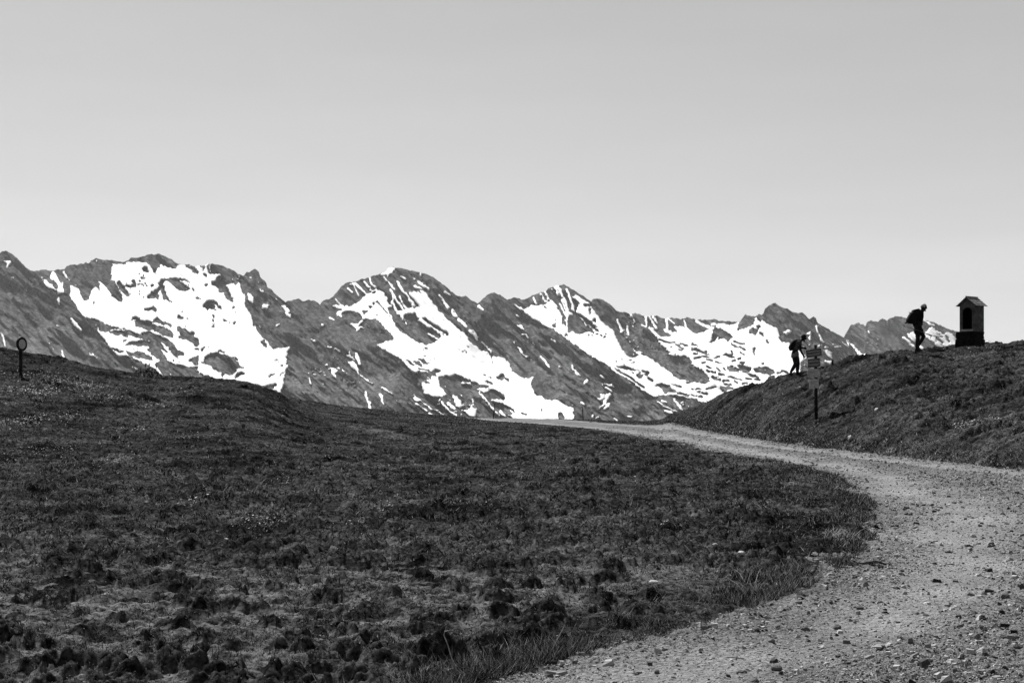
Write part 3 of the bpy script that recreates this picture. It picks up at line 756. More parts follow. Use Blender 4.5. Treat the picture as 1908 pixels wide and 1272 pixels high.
def fill(P, val):
    P = np.array(P); x = (P[:, 0]-MU0)*G2; y = (P[:, 1]-MV0)*G2
    x0, x1 = int(max(x.min()-1, 0)), int(min(x.max()+2, MW*G2)); y0, y1 = int(max(y.min()-1, 0)), int(min(y.max()+2, MHh*G2))
    if x1 <= x0 or y1 <= y0: return
    gx, gy = np.meshgrid(np.arange(x0, x1)+.5, np.arange(y0, y1)+.5)
    wx = gx + (vn(gx/9, gy/9, 3)-.5)*6 + (vn(gx/4, gy/4, 5)-.5)*5.0
    wy = gy + (vn(gx/9, gy/9, 4)-.5)*6 + (vn(gx/4, gy/4, 6)-.5)*5.0
    ins = np.zeros(gx.shape, bool); n = len(x); j = n-1
    for i in range(n):
        if y[i] != y[j]:
            c = ((y[i] > wy) != (y[j] > wy)) & (wx < (x[j]-x[i])*(wy-y[i])/(y[j]-y[i])+x[i])
            ins ^= c
        j = i
    Mk[y0:y1, x0:x1][ins] = val
def stroke(P, wd, val):
    P = (np.array(P)-(MU0, MV0))*G2; r = wd/6*G2/2*1.15+0.9
    x0, y0 = (P.min(0)-r-3).astype(int).clip(0); x1, y1 = (P.max(0)+r+4).astype(int)
    gx, gy = np.meshgrid(np.arange(x0, x1)+.5, np.arange(y0, y1)+.5)
    wx = gx + (vn(gx/9, gy/9, 3)-.5)*4; wy = gy + (vn(gx/9, gy/9, 4)-.5)*4
    rr = r*(0.55+0.95*vn(gx/7, gy/7, 9))
    for a, b in zip(P[:-1], P[1:]):
        d = b-a; t = np.clip(((wx-a[0])*d[0]+(wy-a[1])*d[1])/(d@d), 0, 1)
        Mk[y0:y1, x0:x1][np.hypot(wx-a[0]-t*d[0], wy-a[1]-t*d[1]) < rr] = val
for ln in MASK.strip().splitlines():
    k, rest = ln.split(' ', 1)
    if k in 'SR': fill(pts(rest), 1.0 if k == 'S' else 0.0)
    else:
        wd, rest = rest.split(' ', 1); stroke(pts(rest), float(wd), 1.0 if k == 's' else 0.0)
# scattered small outcrops in the snow and snow flecks on the rock
gx, gy = np.meshgrid(np.arange(MW*G2)/G2, np.arange(MHh*G2)/G2)
fleck = vn(gx/3.2+gy/6, gy/2.4-gx/9, 21)*0.6+vn(gx/40, gy/40, 22)*0.4
flk2 = vn(gx/3.5, gy/2.2, 31)*0.6+vn(gx/34, gy/26, 32)*0.4
Mk = np.where((Mk < .5) & (fleck > 0.865), 1.0, Mk)
Mk = np.where((Mk > .5) & (flk2 > 0.865), 0.0, Mk)
def blur(a, n):
    for _ in range(n):
        a = (a + np.roll(a, 1, 0) + np.roll(a, -1, 0))/3; a = (a + np.roll(a, 1, 1) + np.roll(a, -1, 1))/3
    return a
Mk = blur(Mk.astype(np.float32), 1)
def samp(A, u, v):
    x = np.clip((u-MU0)*G2-.5, 0, MW*G2-1.01); y = np.clip((v-MV0)*G2-.5, 0, MHh*G2-1.01)
    i = x.astype(int); j = y.astype(int); fx = x-i; fy = y-j
    return (A[j, i]*(1-fx)+A[j, i+1]*fx)*(1-fy)+(A[j+1, i]*(1-fx)+A[j+1, i+1]*fx)*fy

def mountain_mat():
    m = bpy.data.materials.new('mountain rock and snow'); m.use_nodes = True
    n = m.node_tree.nodes; l = m.node_tree.links; b = n['Principled BSDF']
    b.inputs['Roughness'].default_value = 0.95; b.inputs['Specular IOR Level'].default_value = 0.0
    at = n.new('ShaderNodeAttribute'); at.attribute_name = 'snow'
    tc = n.new('ShaderNodeTexCoord')
    nz = n.new('ShaderNodeTexNoise'); nz.inputs['Scale'].default_value = 0.12; nz.inputs['Detail'].default_value = 4
    l.new(tc.outputs['Object'], nz.inputs['Vector'])
    ad = n.new('ShaderNodeMath'); ad.operation = 'MULTIPLY_ADD'; ad.inputs[1].default_value = 0.6; ad.inputs[2].default_value = -0.30
    l.new(nz.outputs[0], ad.inputs[0])
    sm = n.new('ShaderNodeMath'); sm.operation = 'ADD'; l.new(at.outputs['Fac'], sm.inputs[0]); l.new(ad.outputs[0], sm.inputs[1])
    mr = n.new('ShaderNodeMapRange'); mr.inputs[1].default_value = 0.40; mr.inputs[2].default_value = 0.58; mr.interpolation_type = 'SMOOTHSTEP'
    l.new(sm.outputs[0], mr.inputs[0])
    # rock: streaky strata plus scree
    mp = n.new('ShaderNodeMapping'); mp.inputs['Scale'].default_value = (0.02, 0.004, 0.05); mp.inputs['Rotation'].default_value = (0, 0.6, 0)
    l.new(tc.outputs['Object'], mp.inputs[0])
    r1 = n.new('ShaderNodeTexNoise'); r1.inputs['Scale'].default_value = 1.0; r1.inputs['Detail'].default_value = 8; r1.inputs['Roughness'].default_value = .65
    l.new(mp.outputs[0], r1.inputs['Vector'])
    r2 = n.new('ShaderNodeTexNoise'); r2.inputs['Scale'].default_value = 0.004; r2.inputs['Detail'].default_value = 7
    l.new(tc.outputs['Object'], r2.inputs['Vector'])
    a1 = n.new('ShaderNodeAttribute'); a1.attribute_name = 'scree'
    m1 = n.new('ShaderNodeMapRange'); m1.inputs[1].default_value = .3; m1.inputs[2].default_value = .72; m1.inputs[3].default_value = ROCK*.8; m1.inputs[4].default_value = ROCK*1.35
    l.new(r1.outputs[0], m1.inputs[0])
    f1 = n.new('ShaderNodeTexNoise'); f1.inputs['Scale'].default_value = 0.03; f1.inputs['Detail'].default_value = 5; f1.inputs['Roughness'].default_value = .8
    l.new(tc.outputs['Object'], f1.inputs['Vector'])
    f2 = n.new('ShaderNodeMapRange'); f2.inputs[1].default_value = .35; f2.inputs[2].default_value = .65; f2.inputs[3].default_value = .05; f2.inputs[4].default_value = 2.3
    l.new(f1.outputs[0], f2.inputs[0])
    f3 = n.new('ShaderNodeMath'); f3.operation = 'MULTIPLY'; l.new(m1.outputs[0], f3.inputs[0]); l.new(f2.outputs[0], f3.inputs[1])
    sa = n.new('ShaderNodeAttribute'); sa.attribute_name = 'strata'; sr = n.new('ShaderNodeMapRange')
    sr.inputs[1].default_value = .38; sr.inputs[2].default_value = .62; sr.inputs[3].default_value = .5; sr.inputs[4].default_value = 1.7; l.new(sa.outputs['Fac'], sr.inputs[0])
    f4 = n.new('ShaderNodeMath'); f4.operation = 'MULTIPLY'; l.new(f3.outputs[0], f4.inputs[0]); l.new(sr.outputs[0], f4.inputs[1]); m1 = f4
    m2 = n.new('ShaderNodeMath'); m2.operation = 'MULTIPLY_ADD'; l.new(a1.outputs['Fac'], m2.inputs[0]); m2.inputs[1].default_value = ROCK*1.0
    l.new(m1.outputs[0], m2.inputs[2])
    sv_ = n.new('ShaderNodeMapRange'); sv_.inputs[1].default_value = .3; sv_.inputs[2].default_value = .7; sv_.inputs[3].default_value = .60; sv_.inputs[4].default_value = .74; l.new(r2.outputs[0], sv_.inputs[0])
    mx = n.new('ShaderNodeMix'); mx.data_type = 'FLOAT'
    l.new(mr.outputs[0], mx.inputs[0]); l.new(m2.outputs[0], mx.inputs[2]); l.new(sv_.outputs[0], mx.inputs[3])
    l.new(mx.outputs[0], b.inputs['Base Color'])
    return m
ROCK = 0.036
MM = mountain_mat()
SPURS = [(pts('A 60,35 270,205 600,440 780,545 940,770 1060,815 C 460,220 700,380 1125,620'), 45, 500),
         (pts('B 940,240 1080,450 1300,620 1600,900 D 600,100 1000,200 1580,260 G 250,270 520,550 900,950'), 50, 450),
         (pts('E 1220,205 1520,430 1740,700 F 255,270 640,510 1100,850 1400,1030 H 850,420 1260,690 1500,900'), 50, 550),
         (pts('F 1390,338 1560,420 I 220,300 380,470 640,730 820,860 1050,1020'), 35, 350),
         (pts('J 510,143 800,253 960,315 1270,530 1470,745'), 35, 300)]
def relief(u, v):
    d = np.zeros_like(u)
    for P, wd, amp in SPURS:
        best = np.full(u.shape, 1e9)
        for a, b in zip(P[:-1], P[1:]):
            a = np.array(a); b = np.array(b); e = b-a
            t = np.clip(((u-a[0])*e[0]+(v-a[1])*e[1])/(e@e), 0, 1)
            best = np.minimum(best, np.hypot(u-a[0]-t*e[0], v-a[1]-t*e[1]))
        d = np.maximum(d, amp*np.exp(-np.sqrt(best**2+16)/wd))
    return d
def build_range(name, SK, ua, ub, D0, k, vb, spur, rough):
    u = np.arange(ua, ub, 1.45); P = np.array(SK)
    vc = np.interp(u, P[:, 0], P[:, 1])
    vc = np.where(u < P[0, 0], P[0, 1]+(P[0, 0]-u)*0.10+8*(fbm(u/40, u*0, 41)-.5)*np.clip((P[0,0]-u)/30, 0, 1), vc)
    vc = np.where(u > P[-1, 0], P[-1, 1]+14*(fbm(u/30, u*0, 42)-.5)*np.clip((u-P[-1,0])/30, 0, 1), vc)
    vcs = np.convolve(np.pad(vc, 60, 'edge'), np.ones(121)/121, 'valid')   # depth follows the smoothed crest only
    vc = vc + (fbm(u/4, u*0+3, 43, 3)-.5)*4.0
    nr = 190
    t = np.linspace(0, 1, nr)[:, None]
    Vv = vc[None]+(vb-vc)[None]*t; Uu = np.broadcast_to(u[None], Vv.shape).copy()
    c, s = math.cos(0.75), math.sin(0.75)
    a = Uu*c+Vv*s; b = -Uu*s+Vv*c                      # gullies run down to the right
    D = D0 - k*(Vv-vcs[None])
    if spur: D = D-relief(Uu, Vv)
    sn = samp(Mk, Uu, Vv)
    rk = 1-sn*0.75
    D = D + rough*rk*(760*(np.abs(fbm(a/110, b/26, 51, 5)-.5)) + 45*(fbm(a/12, b/5, 52, 4)-.5)) + 90*(fbm(Uu/90, Vv/60, 53, 3)-.5)
    D = D - 900*np.clip(t-0.02, 0, 1)*0
    X = (Uu-U0)/F*D; Z = CH+(VH-Vv)/F*D
    rows = [np.stack([X, D, Z], -1)]
    # far side of the range
    back = []
    for q, (dd, dz) in enumerate([(60, 25), (250, 140), (700, 380), (1500, 800)]):
        back.append(np.stack([X[0]*(1+dd/D[0]), D[0]+dd, Z[0]-dz-60*fbm(u/30, u*0+q, 61)], -1)[None])
    front = []                                         # foot of the range, running out onto the valley floor
    for dd, dz in [(150, 60), (700, 120)]:
        front.append(np.stack([X[-1]*(1-dd/D[-1]), D[-1]-dd, Z[-1]-dz], -1)[None])
    Vt = np.concatenate(back[::-1]+rows+front, 0)
    snow = np.concatenate([np.repeat(sn[:1], 4, 0), sn, np.zeros((2, len(u)))], 0)
    scr = np.clip(sstep(Vv, 560, 700)*0.9*sstep(fbm(Uu/60, Vv/45, 71, 4), .38, .7) + .7*np.exp(-((Uu-80)/130)**2)*sstep(Vv, 520, 640)*sstep(fbm(Uu/30, Vv/30, 72, 4), .3, .65), 0, 1)
    scr = np.concatenate([np.repeat(scr[:1]*0, 4, 0), scr, np.zeros((2, len(u)))], 0)
    R, C = Vt.shape[:2]; idx = np.arange(R*C).reshape(R, C)
    Q = np.stack([idx[:-1, :-1], idx[1:, :-1], idx[1:, 1:], idx[:-1, 1:]], -1).reshape(-1, 4)
    me = np_mesh(name, Vt.reshape(-1, 3), Q, True)
    wq = (fbm(Uu/70, Vv/50, 77, 3)-.5)*60; st = fbm((a+wq*.5)/20, (b+wq)/3.4, 75, 4, .65)*.5+fbm(Uu/4, Vv/4, 76, 4, .7)*.5
    st = np.concatenate([np.repeat(st[:1], 4, 0), st, np.full((2, len(u)), .5)], 0)
    attr(me, 'snow', snow); attr(me, 'scree', scr); attr(me, 'strata', st)
    o = link(name, me, MM); o['kind'] = 'structure'
    return o
build_range('mountains', SKY_MAIN, -700, 1690, 8600, 12.0, 835, True, 1.0)
build_range('far_mountains', SKY_FAR, 1480, 2500, 11500, 9, 760, False, 1.2)
# ------------------------------------------------------------------ shape helpers for objects
def bm_obj(name, bm, m=None, parent=None, smooth=False):
    me = bpy.data.meshes.new(name); bmesh.ops.recalc_face_normals(bm, faces=bm.faces); bm.to_mesh(me); bm.free()
    for p in me.polygons: p.use_smooth = smooth
    return link(name, me, m, parent)
def box(bm, c, s, rot=None, bev=0.0):
    r = bmesh.ops.create_cube(bm, size=1)['verts']; M = Matrix.Translation(c) @ (rot or Matrix.Identity(4)) @ Matrix.Diagonal((*s, 1))
    bmesh.ops.transform(bm, matrix=M, verts=r)
    if bev:
        es = list({e for v in r for e in v.link_edges}); bmesh.ops.bevel(bm, geom=es, offset=bev, segments=2, affect='EDGES', profile=.5)
def tube(bm, P, R_, seg=10, cap=True):
    P = [Vector(p) for p in P]; rings = []
    if not hasattr(R_, '__len__'): R_ = [R_]*len(P)
    for i, p in enumerate(P):
        t = (P[min(i+1, len(P)-1)]-P[max(i-1, 0)]).normalized()
        a = t.cross(Vector((0, 0, 1)) if abs(t.z) < .95 else Vector((1, 0, 0))).normalized(); b = t.cross(a)
        rings.append([bm.verts.new(p+(a*math.cos(2*math.pi*k/seg)+b*math.sin(2*math.pi*k/seg))*R_[i]) for k in range(seg)])
    for A, B in zip(rings[:-1], rings[1:]):
        for k in range(seg): bm.faces.new((A[k], A[(k+1) % seg], B[(k+1) % seg], B[k]))
    if cap: bm.faces.new(rings[0][::-1]); bm.faces.new(rings[-1])
def skin(name, nodes, edges, m, parent, root=0, sub=2):
    me = bpy.data.meshes.new(name+'_cage'); names = list(nodes)
    me.from_pydata([nodes[k][:3] for k in names], [(names.index(a), names.index(b)) for a, b in edges], [])
    o = bpy.data.objects.new(name, me); COL.objects.link(o)
    md = o.modifiers.new('s', 'SKIN'); md.use_smooth_shade = True; md.branch_smoothing = .6
    for i, k in enumerate(names):
        r = nodes[k][3]; r = r if isinstance(r, tuple) else (r, r)
        sv = me.skin_vertices[0].data[i]; sv.radius = (r[0]*1.34, r[1]*1.34) if r[0] > .0145 else (r[0]*1.2, r[1]*1.2); sv.use_root = (i == root)
    sb = o.modifiers.new('u', 'SUBSURF'); sb.levels = sub; sb.render_levels = sub
    dg = bpy.context.evaluated_depsgraph_get(); me2 = bpy.data.meshes.new_from_object(o.evaluated_get(dg))
    bpy.data.objects.remove(o); me2.name = name
    for p in me2.polygons: p.use_smooth = True
    return link(name, me2, m, parent)
def outline_prism(name, P, y0, y1, m, parent, bev=.03, sub=1, bulge=0.0):
    """closed outline in the x-z plane given real thickness along y, edges rounded"""
    bm = bmesh.new(); cx = sum(p[0] for p in P)/len(P); cz = sum(p[1] for p in P)/len(P); rings = []
    for t, s in ((0, .72), (.18, .95), (.5, 1.0), (.82, .95), (1, .72)):
        rings.append([bm.verts.new((cx+(x-cx)*s, y0+(y1-y0)*t, cz+(z-cz)*s)) for x, z in P])
    k = len(P)
    for A, B in zip(rings[:-1], rings[1:]):
        for i in range(k): bm.faces.new((A[i], A[(i+1) % k], B[(i+1) % k], B[i]))
    bm.faces.new(rings[0][::-1]); bm.faces.new(rings[-1])
    o = bm_obj(name, bm, m, parent, True)
    if sub: md = o.modifiers.new('u', 'SUBSURF'); md.levels = sub; md.render_levels = sub
    return o
def ground_at(u, v):
    x, y = at(u, v); return x, y, float(gz(np.float64(x), np.float64(y)))
def ground_y(u, y):
    x = (u-U0)/F*y; return x, y, float(gz(np.float64(x), np.float64(y)))

M_wood = mat('weathered wood', .013, .85, .5, 6, bump=.4, bscale=30)
M_board = mat('sign board', .095, .7, .45, 9, bump=.2, bscale=40)
M_letter = mat('worn sign lettering', .27, .8, .3, 40)
M_dark = mat('dark cloth', .006, .9, .3, 30)
M_pack = mat('backpack fabric', .008, .8, .4, 25, bump=.2)
M_skin = mat('skin', .011, .6, .1, 10, spec=.05)
M_shorts = mat('pale shorts', .11, .9, .2, 20, bump=.3, bscale=30)
M_shirt = mat('striped shirt', .05, .9, .75, 22)
M_hair = mat('dark hair', .008, .7, .4, 60)
M_grey = mat('grey hair', .35, .6, .3, 60)
M_boot = mat('boot leather', .01, .6, .3, 30)
M_pole = mat('pole aluminium', .05, .4, .1, 30, spec=.6)
M_ring = mat('sign border paint', .014, .6, .25, 15)
M_face = mat('sign face paint', .36, .6, .15, 15)
M_plaster = mat('weathered plaster', .07, .95, .45, 7, bump=.5, bscale=25)
M_stone = mat('dark stone base', .008, .95, .6, 9, bump=.9, bscale=12)
M_slab = mat('roof slabs', .16, .8, .45, 9, bump=.5, bscale=20)
M_black = mat('painted niche shade', .004, .9, .4, 10)  # near-black colour standing in for the shade inside the shrine niche

# ------------------------------------------------------------------ signpost with four boards
sx, sy, sz = ground_at(1521, 779)
kx = sy/F
sp = empty('signpost', (sx, sy, sz)); tag(sp, 'wooden hiking signpost with four stacked boards on the slope above the road', 'signpost')
ztop = (779-642.5)*kx
bm = bmesh.new(); tube(bm, [(0, 0, -.25), (-.012, 0, ztop*.5), (-.03, 0, ztop)], [.052, .05, .048], 14)
bm_obj('post', bm, M_wood, sp, True)
lett_rng = random.Random(4)
def board(l, r, tl, tr, bl, br, yaw, nl, val):
    """board given by its photo outline: left/right columns, top/bottom rows"""
    cx = ((l+r)/2-1521)*kx; wd = (r-l)*kx/math.cos(yaw); cz = (779-(tl+tr+bl+br)/4)*kx; hh = ((bl+br)/2-(tl+tr)/2)*kx
    sh = ((tl+bl)/2-(tr+br)/2)*kx                         # rise from left to right
    a = math.atan2(sh, wd)
    M = Matrix.Rotation(yaw, 4, 'Z') @ Matrix.Rotation(-a, 4, 'Y')
    bm = bmesh.new(); n = 3
    for i in range(n):                                    # three planks
        hz = hh/n; box(bm, (lett_rng.uniform(-.006, .006), 0, -hh/2+hz*(i+.5)), (wd+lett_rng.uniform(-.01, .01), .028, hz-.004), bev=.003)
    # two battens behind
    for s_ in (-.3, .3): box(bm, (s_*wd, .024, 0), (.04, .02, hh*.9))
    o = bm_obj('board', bm, mat('sign board paint', val, .7, .45, 9, bump=.2, bscale=40), sp); o.matrix_local = Matrix.Translation((cx, -.075, cz)) @ M
    for k in range(nl):                                   # worn, unreadable lines of painted strokes
        z = hh*(.5-(k+.8)/(nl+.6)); x = -wd*.38; bm = bmesh.new(); prev = None; up_ = 1
        while x < wd*.38:
            zz = z+up_*hh*.055*lett_rng.uniform(.4, 1.2); t_ = hh*.035*lett_rng.uniform(.7, 1.5)
            cur = [bm.verts.new((x, -.0172+e, zz+d)) for e in (0, .003) for d in (-t_, t_)]
            if prev:
                for a0, a1 in ((0, 1), (1, 3), (3, 2), (2, 0)): bm.faces.new((prev[a0], prev[a1], cur[a1], cur[a0]))
            prev = cur; x += lett_rng.uniform(.010, .026); up_ = -up_
        bm_obj('lettering', bm, M_letter, o)
    return o
board(1500.5, 1530.8, 652.7, 648.0, 666.8, 662.8, .18, 2, .075)
board(1504.7, 1526.7, 669.3, 666.8, 684.8, 683.6, -.22, 2, .07)
board(1504.4, 1525.8, 687.6, 687.0, 703.4, 703.2, -.12, 3, .29)
board(1506.0, 1524.8, 707.4, 705.8, 723.8, 722.6, .25, 3, .34)

# ------------------------------------------------------------------ round road sign
rx, ry_, rz = ground_at(38.3, 703)
k2 = ry_/F
rs = empty('road_sign', (rx, ry_, rz)); tag(rs, 'round road sign with dark rim and blank pale face on a thick post', 'road sign')
bm = bmesh.new(); box(bm, (0, .02, (703-641)*k2/2-.1), (5.2*k2, 5.2*k2, (703-641)*k2+.2), bev=.012); bm_obj('post', bm, M_wood, rs)
rad = 13.4*k2; yaw = math.radians(67)
MD = Matrix.Translation(((41.7-38.3)*k2, -.03, (703-644.4)*k2)) @ Matrix.Rotation(yaw, 4, 'Z') @ Matrix.Rotation(math.radians(90), 4, 'X')
bm = bmesh.new()
seg = 48
def ring_(bm, r, z): return [bm.verts.new((r*math.cos(2*math.pi*k/seg), r*math.sin(2*math.pi*k/seg), z)) for k in range(seg)]
A = ring_(bm, rad, -.045); B = ring_(bm, rad, .0); Cc = ring_(bm, rad*.985, .006); Dd = ring_(bm, rad*.67, .006); E_ = ring_(bm, rad*.67, 0.0)
for a, b in ((A, B), (B, Cc), (Cc, Dd), (Dd, E_)):
    for k in range(seg): bm.faces.new((a[k], a[(k+1) % seg], b[(k+1) % seg], b[k]))
bm.faces.new(A[::-1])
o = bm_obj('rim', bm, M_ring, rs); o.matrix_local = MD
bm = bmesh.new(); G_ = ring_(bm, rad*.67, .003); bm.faces.new(G_); H_ = ring_(bm, rad*.67, -.004); bm.faces.new(H_[::-1])
for k in range(seg): bm.faces.new((G_[k], H_[k], H_[(k+1) % seg], G_[(k+1) % seg]))
o = bm_obj('sign_face', bm, M_face, rs); o.matrix_local = MD
bm = bmesh.new(); box(bm, (0, 0, 0), (.12, .05, .05)); o = bm_obj('bracket', bm, M_wood, rs); o.matrix_local = Matrix.Translation((.02, -.01, (703-646)*k2))

# ------------------------------------------------------------------ thin marker stakes on the crest
for (u, vb, ut, vt, yy, lab) in [(919, 784, 922, 752, 104, 'thin marker stake leaning right on the crest, left one of the two before the snowfield'), (1087, 784, 1084.5, 757, 104, 'thin marker stake leaning left on the crest beside the far end of the road')]:
    x, y, z = ground_y(u, yy); k = y/F; zt = CH+(VH-vt)*k
    e = empty('marker_stake', (x, y, z)); tag(e, lab, 'marker stake', 'thin stakes on the crest')
    dx = (ut-u)*k
    bm = bmesh.new(); tube(bm, [(0, 0, -.2), (dx*.5, 0, (zt-z)*.5), (dx, 0, zt-z)], [.032, .028, .024], 8); bm_obj('rod', bm, M_wood, e, True)
    bm = bmesh.new(); tube(bm, [(dx*.94, 0, (zt-z)*.94), (dx, 0, zt-z+.01)], [.034, .032], 8); bm_obj('cap', bm, M_dark, e, True)

# ------------------------------------------------------------------ wayside shrine
hy = 57.0; hx = (1815-U0)/F*hy; k3 = hy/F; hz0 = CH+(VH-645)*k3
sh = empty('wayside_shrine', (hx, hy, hz0)); tag(sh, 'small plastered wayside shrine with arched niche and gabled slab roof on a dark stone base', 'shrine')
W = .68; rotz = math.radians(-47.7)                          # front face turned to the left
SM = Matrix.Rotation(rotz, 4, 'Z')
cxs = (1810.7-1815)*k3
z1 = 27*k3; z2 = 76.5*k3; zr_ = 91*k3
def local(o, dx=0.0, dz=0.0): o.matrix_local = Matrix.Translation((cxs+dx, 0, dz)) @ SM; return o
bm = bmesh.new()                                          # rough masonry base
for (cx_, cz_, sx_, sz_) in [(-.085, z1*.25-.1, .88, z1*.5+.2), (-.08, z1*.75, .85, z1*.5)]:
    box(bm, (cx_, 0, cz_), (sx_, .77, sz_-.004), bev=.02)
bmesh.ops.subdivide_edges(bm, edges=bm.edges[:], cuts=3, use_grid_fill=True)
for v_ in bm.verts:
    f_ = float(fbm(np.float64(v_.co.x*6+v_.co.y*5), np.float64(v_.co.z*8+v_.co.y*4), 200, 2))-.5; v_.co.x += f_*.06; v_.co.y += f_*.05
local(bm_obj('base', bm, M_stone, sh))
# body: walls round a deep arched niche (front is -Y)
bm = bmesh.new(); hW = W/2; H = z2-z1; aw = .215; sill = .10; spring = H*.70; archr = aw
arch = [(-aw, sill), (-aw, spring)]+[(-aw*math.cos(t), spring+archr*math.sin(t)) for t in np.linspace(0, math.pi, 13)[1:-1]]+[(aw, spring), (aw, sill)]
def strip(y, inner): return [bm.verts.new((x, y, z1+z)) for x, z in inner]
outer = [(-hW, 0), (-hW, spring)]+[(-hW+W*i/12, H) for i in range(1, 12)]+[(hW, spring), (hW, 0)]
outer[2] = (-hW, H); outer[-3] = (hW, H)
depth = .42
fo = strip(-hW, outer); fi = strip(-hW, arch); bi = strip(-hW+depth, arch); bo = strip(hW, outer)
n_ = len(arch)
for i in range(n_-1):
    bm.faces.new((fo[i], fo[i+1], fi[i+1], fi[i])); bm.faces.new((fi[i], fi[i+1], bi[i+1], bi[i])); bm.faces.new((fo[i+1], fo[i], bo[i], bo[i+1]))
bm.faces.new((fo[0], fi[0], fi[-1], fo[-1])); bm.faces.new((fi[0], bi[0], bi[-1], fi[-1])); bm.faces.new(bi[::-1]); bm.faces.new(bo); bm.faces.new((fo[0], fo[-1], bo[-1], bo[0]))
body = local(bm_obj('body', bm, M_plaster, sh))
bm = bmesh.new()                                          # raised plaster surround of the niche
P1 = [(x*1.0, z) for x, z in arch]; P2 = [(x*1.26 if abs(x) > 1e-6 else 0, z+(.055 if z > spring else 0)) for x, z in arch]
a_ = [bm.verts.new((x, -hW-.001, z1+z)) for x, z in P1]; b_ = [bm.verts.new((x, -hW-.001, z1+z)) for x, z in P2]
a2 = [bm.verts.new((x, -hW-.022, z1+z)) for x, z in P1]; b2 = [bm.verts.new((x, -hW-.022, z1+z)) for x, z in P2]
for i in range(n_-1):
    bm.faces.new((a2[i], a2[i+1], b2[i+1], b2[i])); bm.faces.new((a_[i], a_[i+1], a2[i+1], a2[i])); bm.faces.new((b_[i], b_[i+1], b2[i+1], b2[i]))
s_ = bm_obj('niche_surround', bm, M_plaster, sh); local(s_)
bm = bmesh.new()                                          # black shell over the niche walls, painting in the shade inside
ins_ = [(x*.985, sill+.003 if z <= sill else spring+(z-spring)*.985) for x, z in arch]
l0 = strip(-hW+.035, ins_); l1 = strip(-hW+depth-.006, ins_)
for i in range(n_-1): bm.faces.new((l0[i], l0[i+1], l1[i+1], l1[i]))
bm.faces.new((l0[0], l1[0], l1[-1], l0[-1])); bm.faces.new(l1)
local(bm_obj('niche_shade_shell', bm, M_black, sh))
bm = bmesh.new(); box(bm, (0, -hW-.02, z1+.045), (aw*2.5, .10, .08), bev=.012); local(bm_obj('sill', bm, mat('pale sill', .22, .9, .4, 20), sh))
# tympanum
bm = bmesh.new(); ap = zr_-z2-.035
v0 = [bm.verts.new(c) for c in ((-hW, -hW, z2), (hW, -hW, z2), (0, -hW, z2+ap), (-hW, hW, z2), (hW, hW, z2), (0, hW, z2+ap))]
bm.faces.new(v0[:3]); bm.faces.new(v0[3:][::-1]); bm.faces.new((v0[0], v0[2], v0[5], v0[3])); bm.faces.new((v0[1], v0[4], v0[5], v0[2]))
local(bm_obj('gable', bm, M_plaster, sh))
ro = empty('roof', (0, 0, 0)); ro.parent = sh; bpy.data.objects.remove(ro)
ov = .10; hwo = hW+ov; drop = ap*ov/hW
for sgn in (-1, 1):                                        # overlapping stone slabs on each pitch
    bm = bmesh.new(); nrow = 4
    for i in range(nrow):
        t0, t1 = i/nrow, (i+1.12)/nrow
        for j in range(3):
            y0, y1 = -hwo*1.02+j*(2*hwo*1.02/3)+.003, -hwo*1.02+(j+1)*(2*hwo*1.02/3)-.003
            xa, xb = sgn*t0*hwo, sgn*min(t1, 1)*hwo; zf = lambda x: z2+.012+ap-(ap+drop)*abs(x)/hwo
            lift = .018; th = .026
            V8 = []
            for x_, dz in ((xa, 0.0), (xb, lift)):
                for y_ in (y0, y1):
                    for q in (0, th): V8.append(bm.verts.new((x_, y_, zf(x_)+dz+q+lett_rng.uniform(-.003, .003))))
            for f in ((0,1,3,2),(4,6,7,5),(0,4,5,1),(2,3,7,6),(0,2,6,4),(1,5,7,3)): bm.faces.new([V8[q] for q in f])
    local(bm_obj('roof_pitch', bm, M_slab, sh))
bm = bmesh.new(); tube(bm, [(0, -hwo*1.03, z2+ap+.05), (0, hwo*1.03, z2+ap+.05)], .028, 10); local(bm_obj('ridge_cap', bm, M_slab, sh))

# ------------------------------------------------------------------ hikers
def hand(N_, E, pre, c, d, up, r=.0085, curl=1.0):
    """palm plus five fingers closing round a grip; c wrist, d direction of the forearm, up = back of hand"""
    c = Vector(c); d = Vector(d).normalized(); up = (Vector(up)-Vector(up).dot(d)*d).normalized(); sd = d.cross(up)
    pm = c+d*.045; N_[pre+'p'] = (*pm, (.024, .034)); E.append((pre+'w', pre+'p'))
    for i, (o, L) in enumerate(((-.030, .070), (-.010, .080), (.010, .076), (.030, .060))):
        k0 = pm+d*.035+sd*o; k1 = k0+d*L*.38-up*L*.16*curl; k2 = k1-up*L*.34+d*L*.04; k3_ = k2-d*L*.26-up*L*.06
        for q, (p, rr) in enumerate(((k0, r*1.15), (k1, r*1.05), (k2, r), (k3_, r*.85))): N_[f'{pre}f{i}{q}'] = (*p, rr)
        E += [(pre+'p', f'{pre}f{i}0')]+[(f'{pre}f{i}{q}', f'{pre}f{i}{q+1}') for q in range(3)]
    t0 = pm+sd*-.034-d*.012-up*.006; t1 = t0-up*.030+d*.018-sd*.006; t2 = t1-up*.012+d*.024+sd*.022
    for q, p in enumerate((t0, t1, t2)): N_[f'{pre}t{q}'] = (*p, r*1.15)
    E += [(pre+'p', pre+'t0'), (pre+'t0', pre+'t1'), (pre+'t1', pre+'t2')]
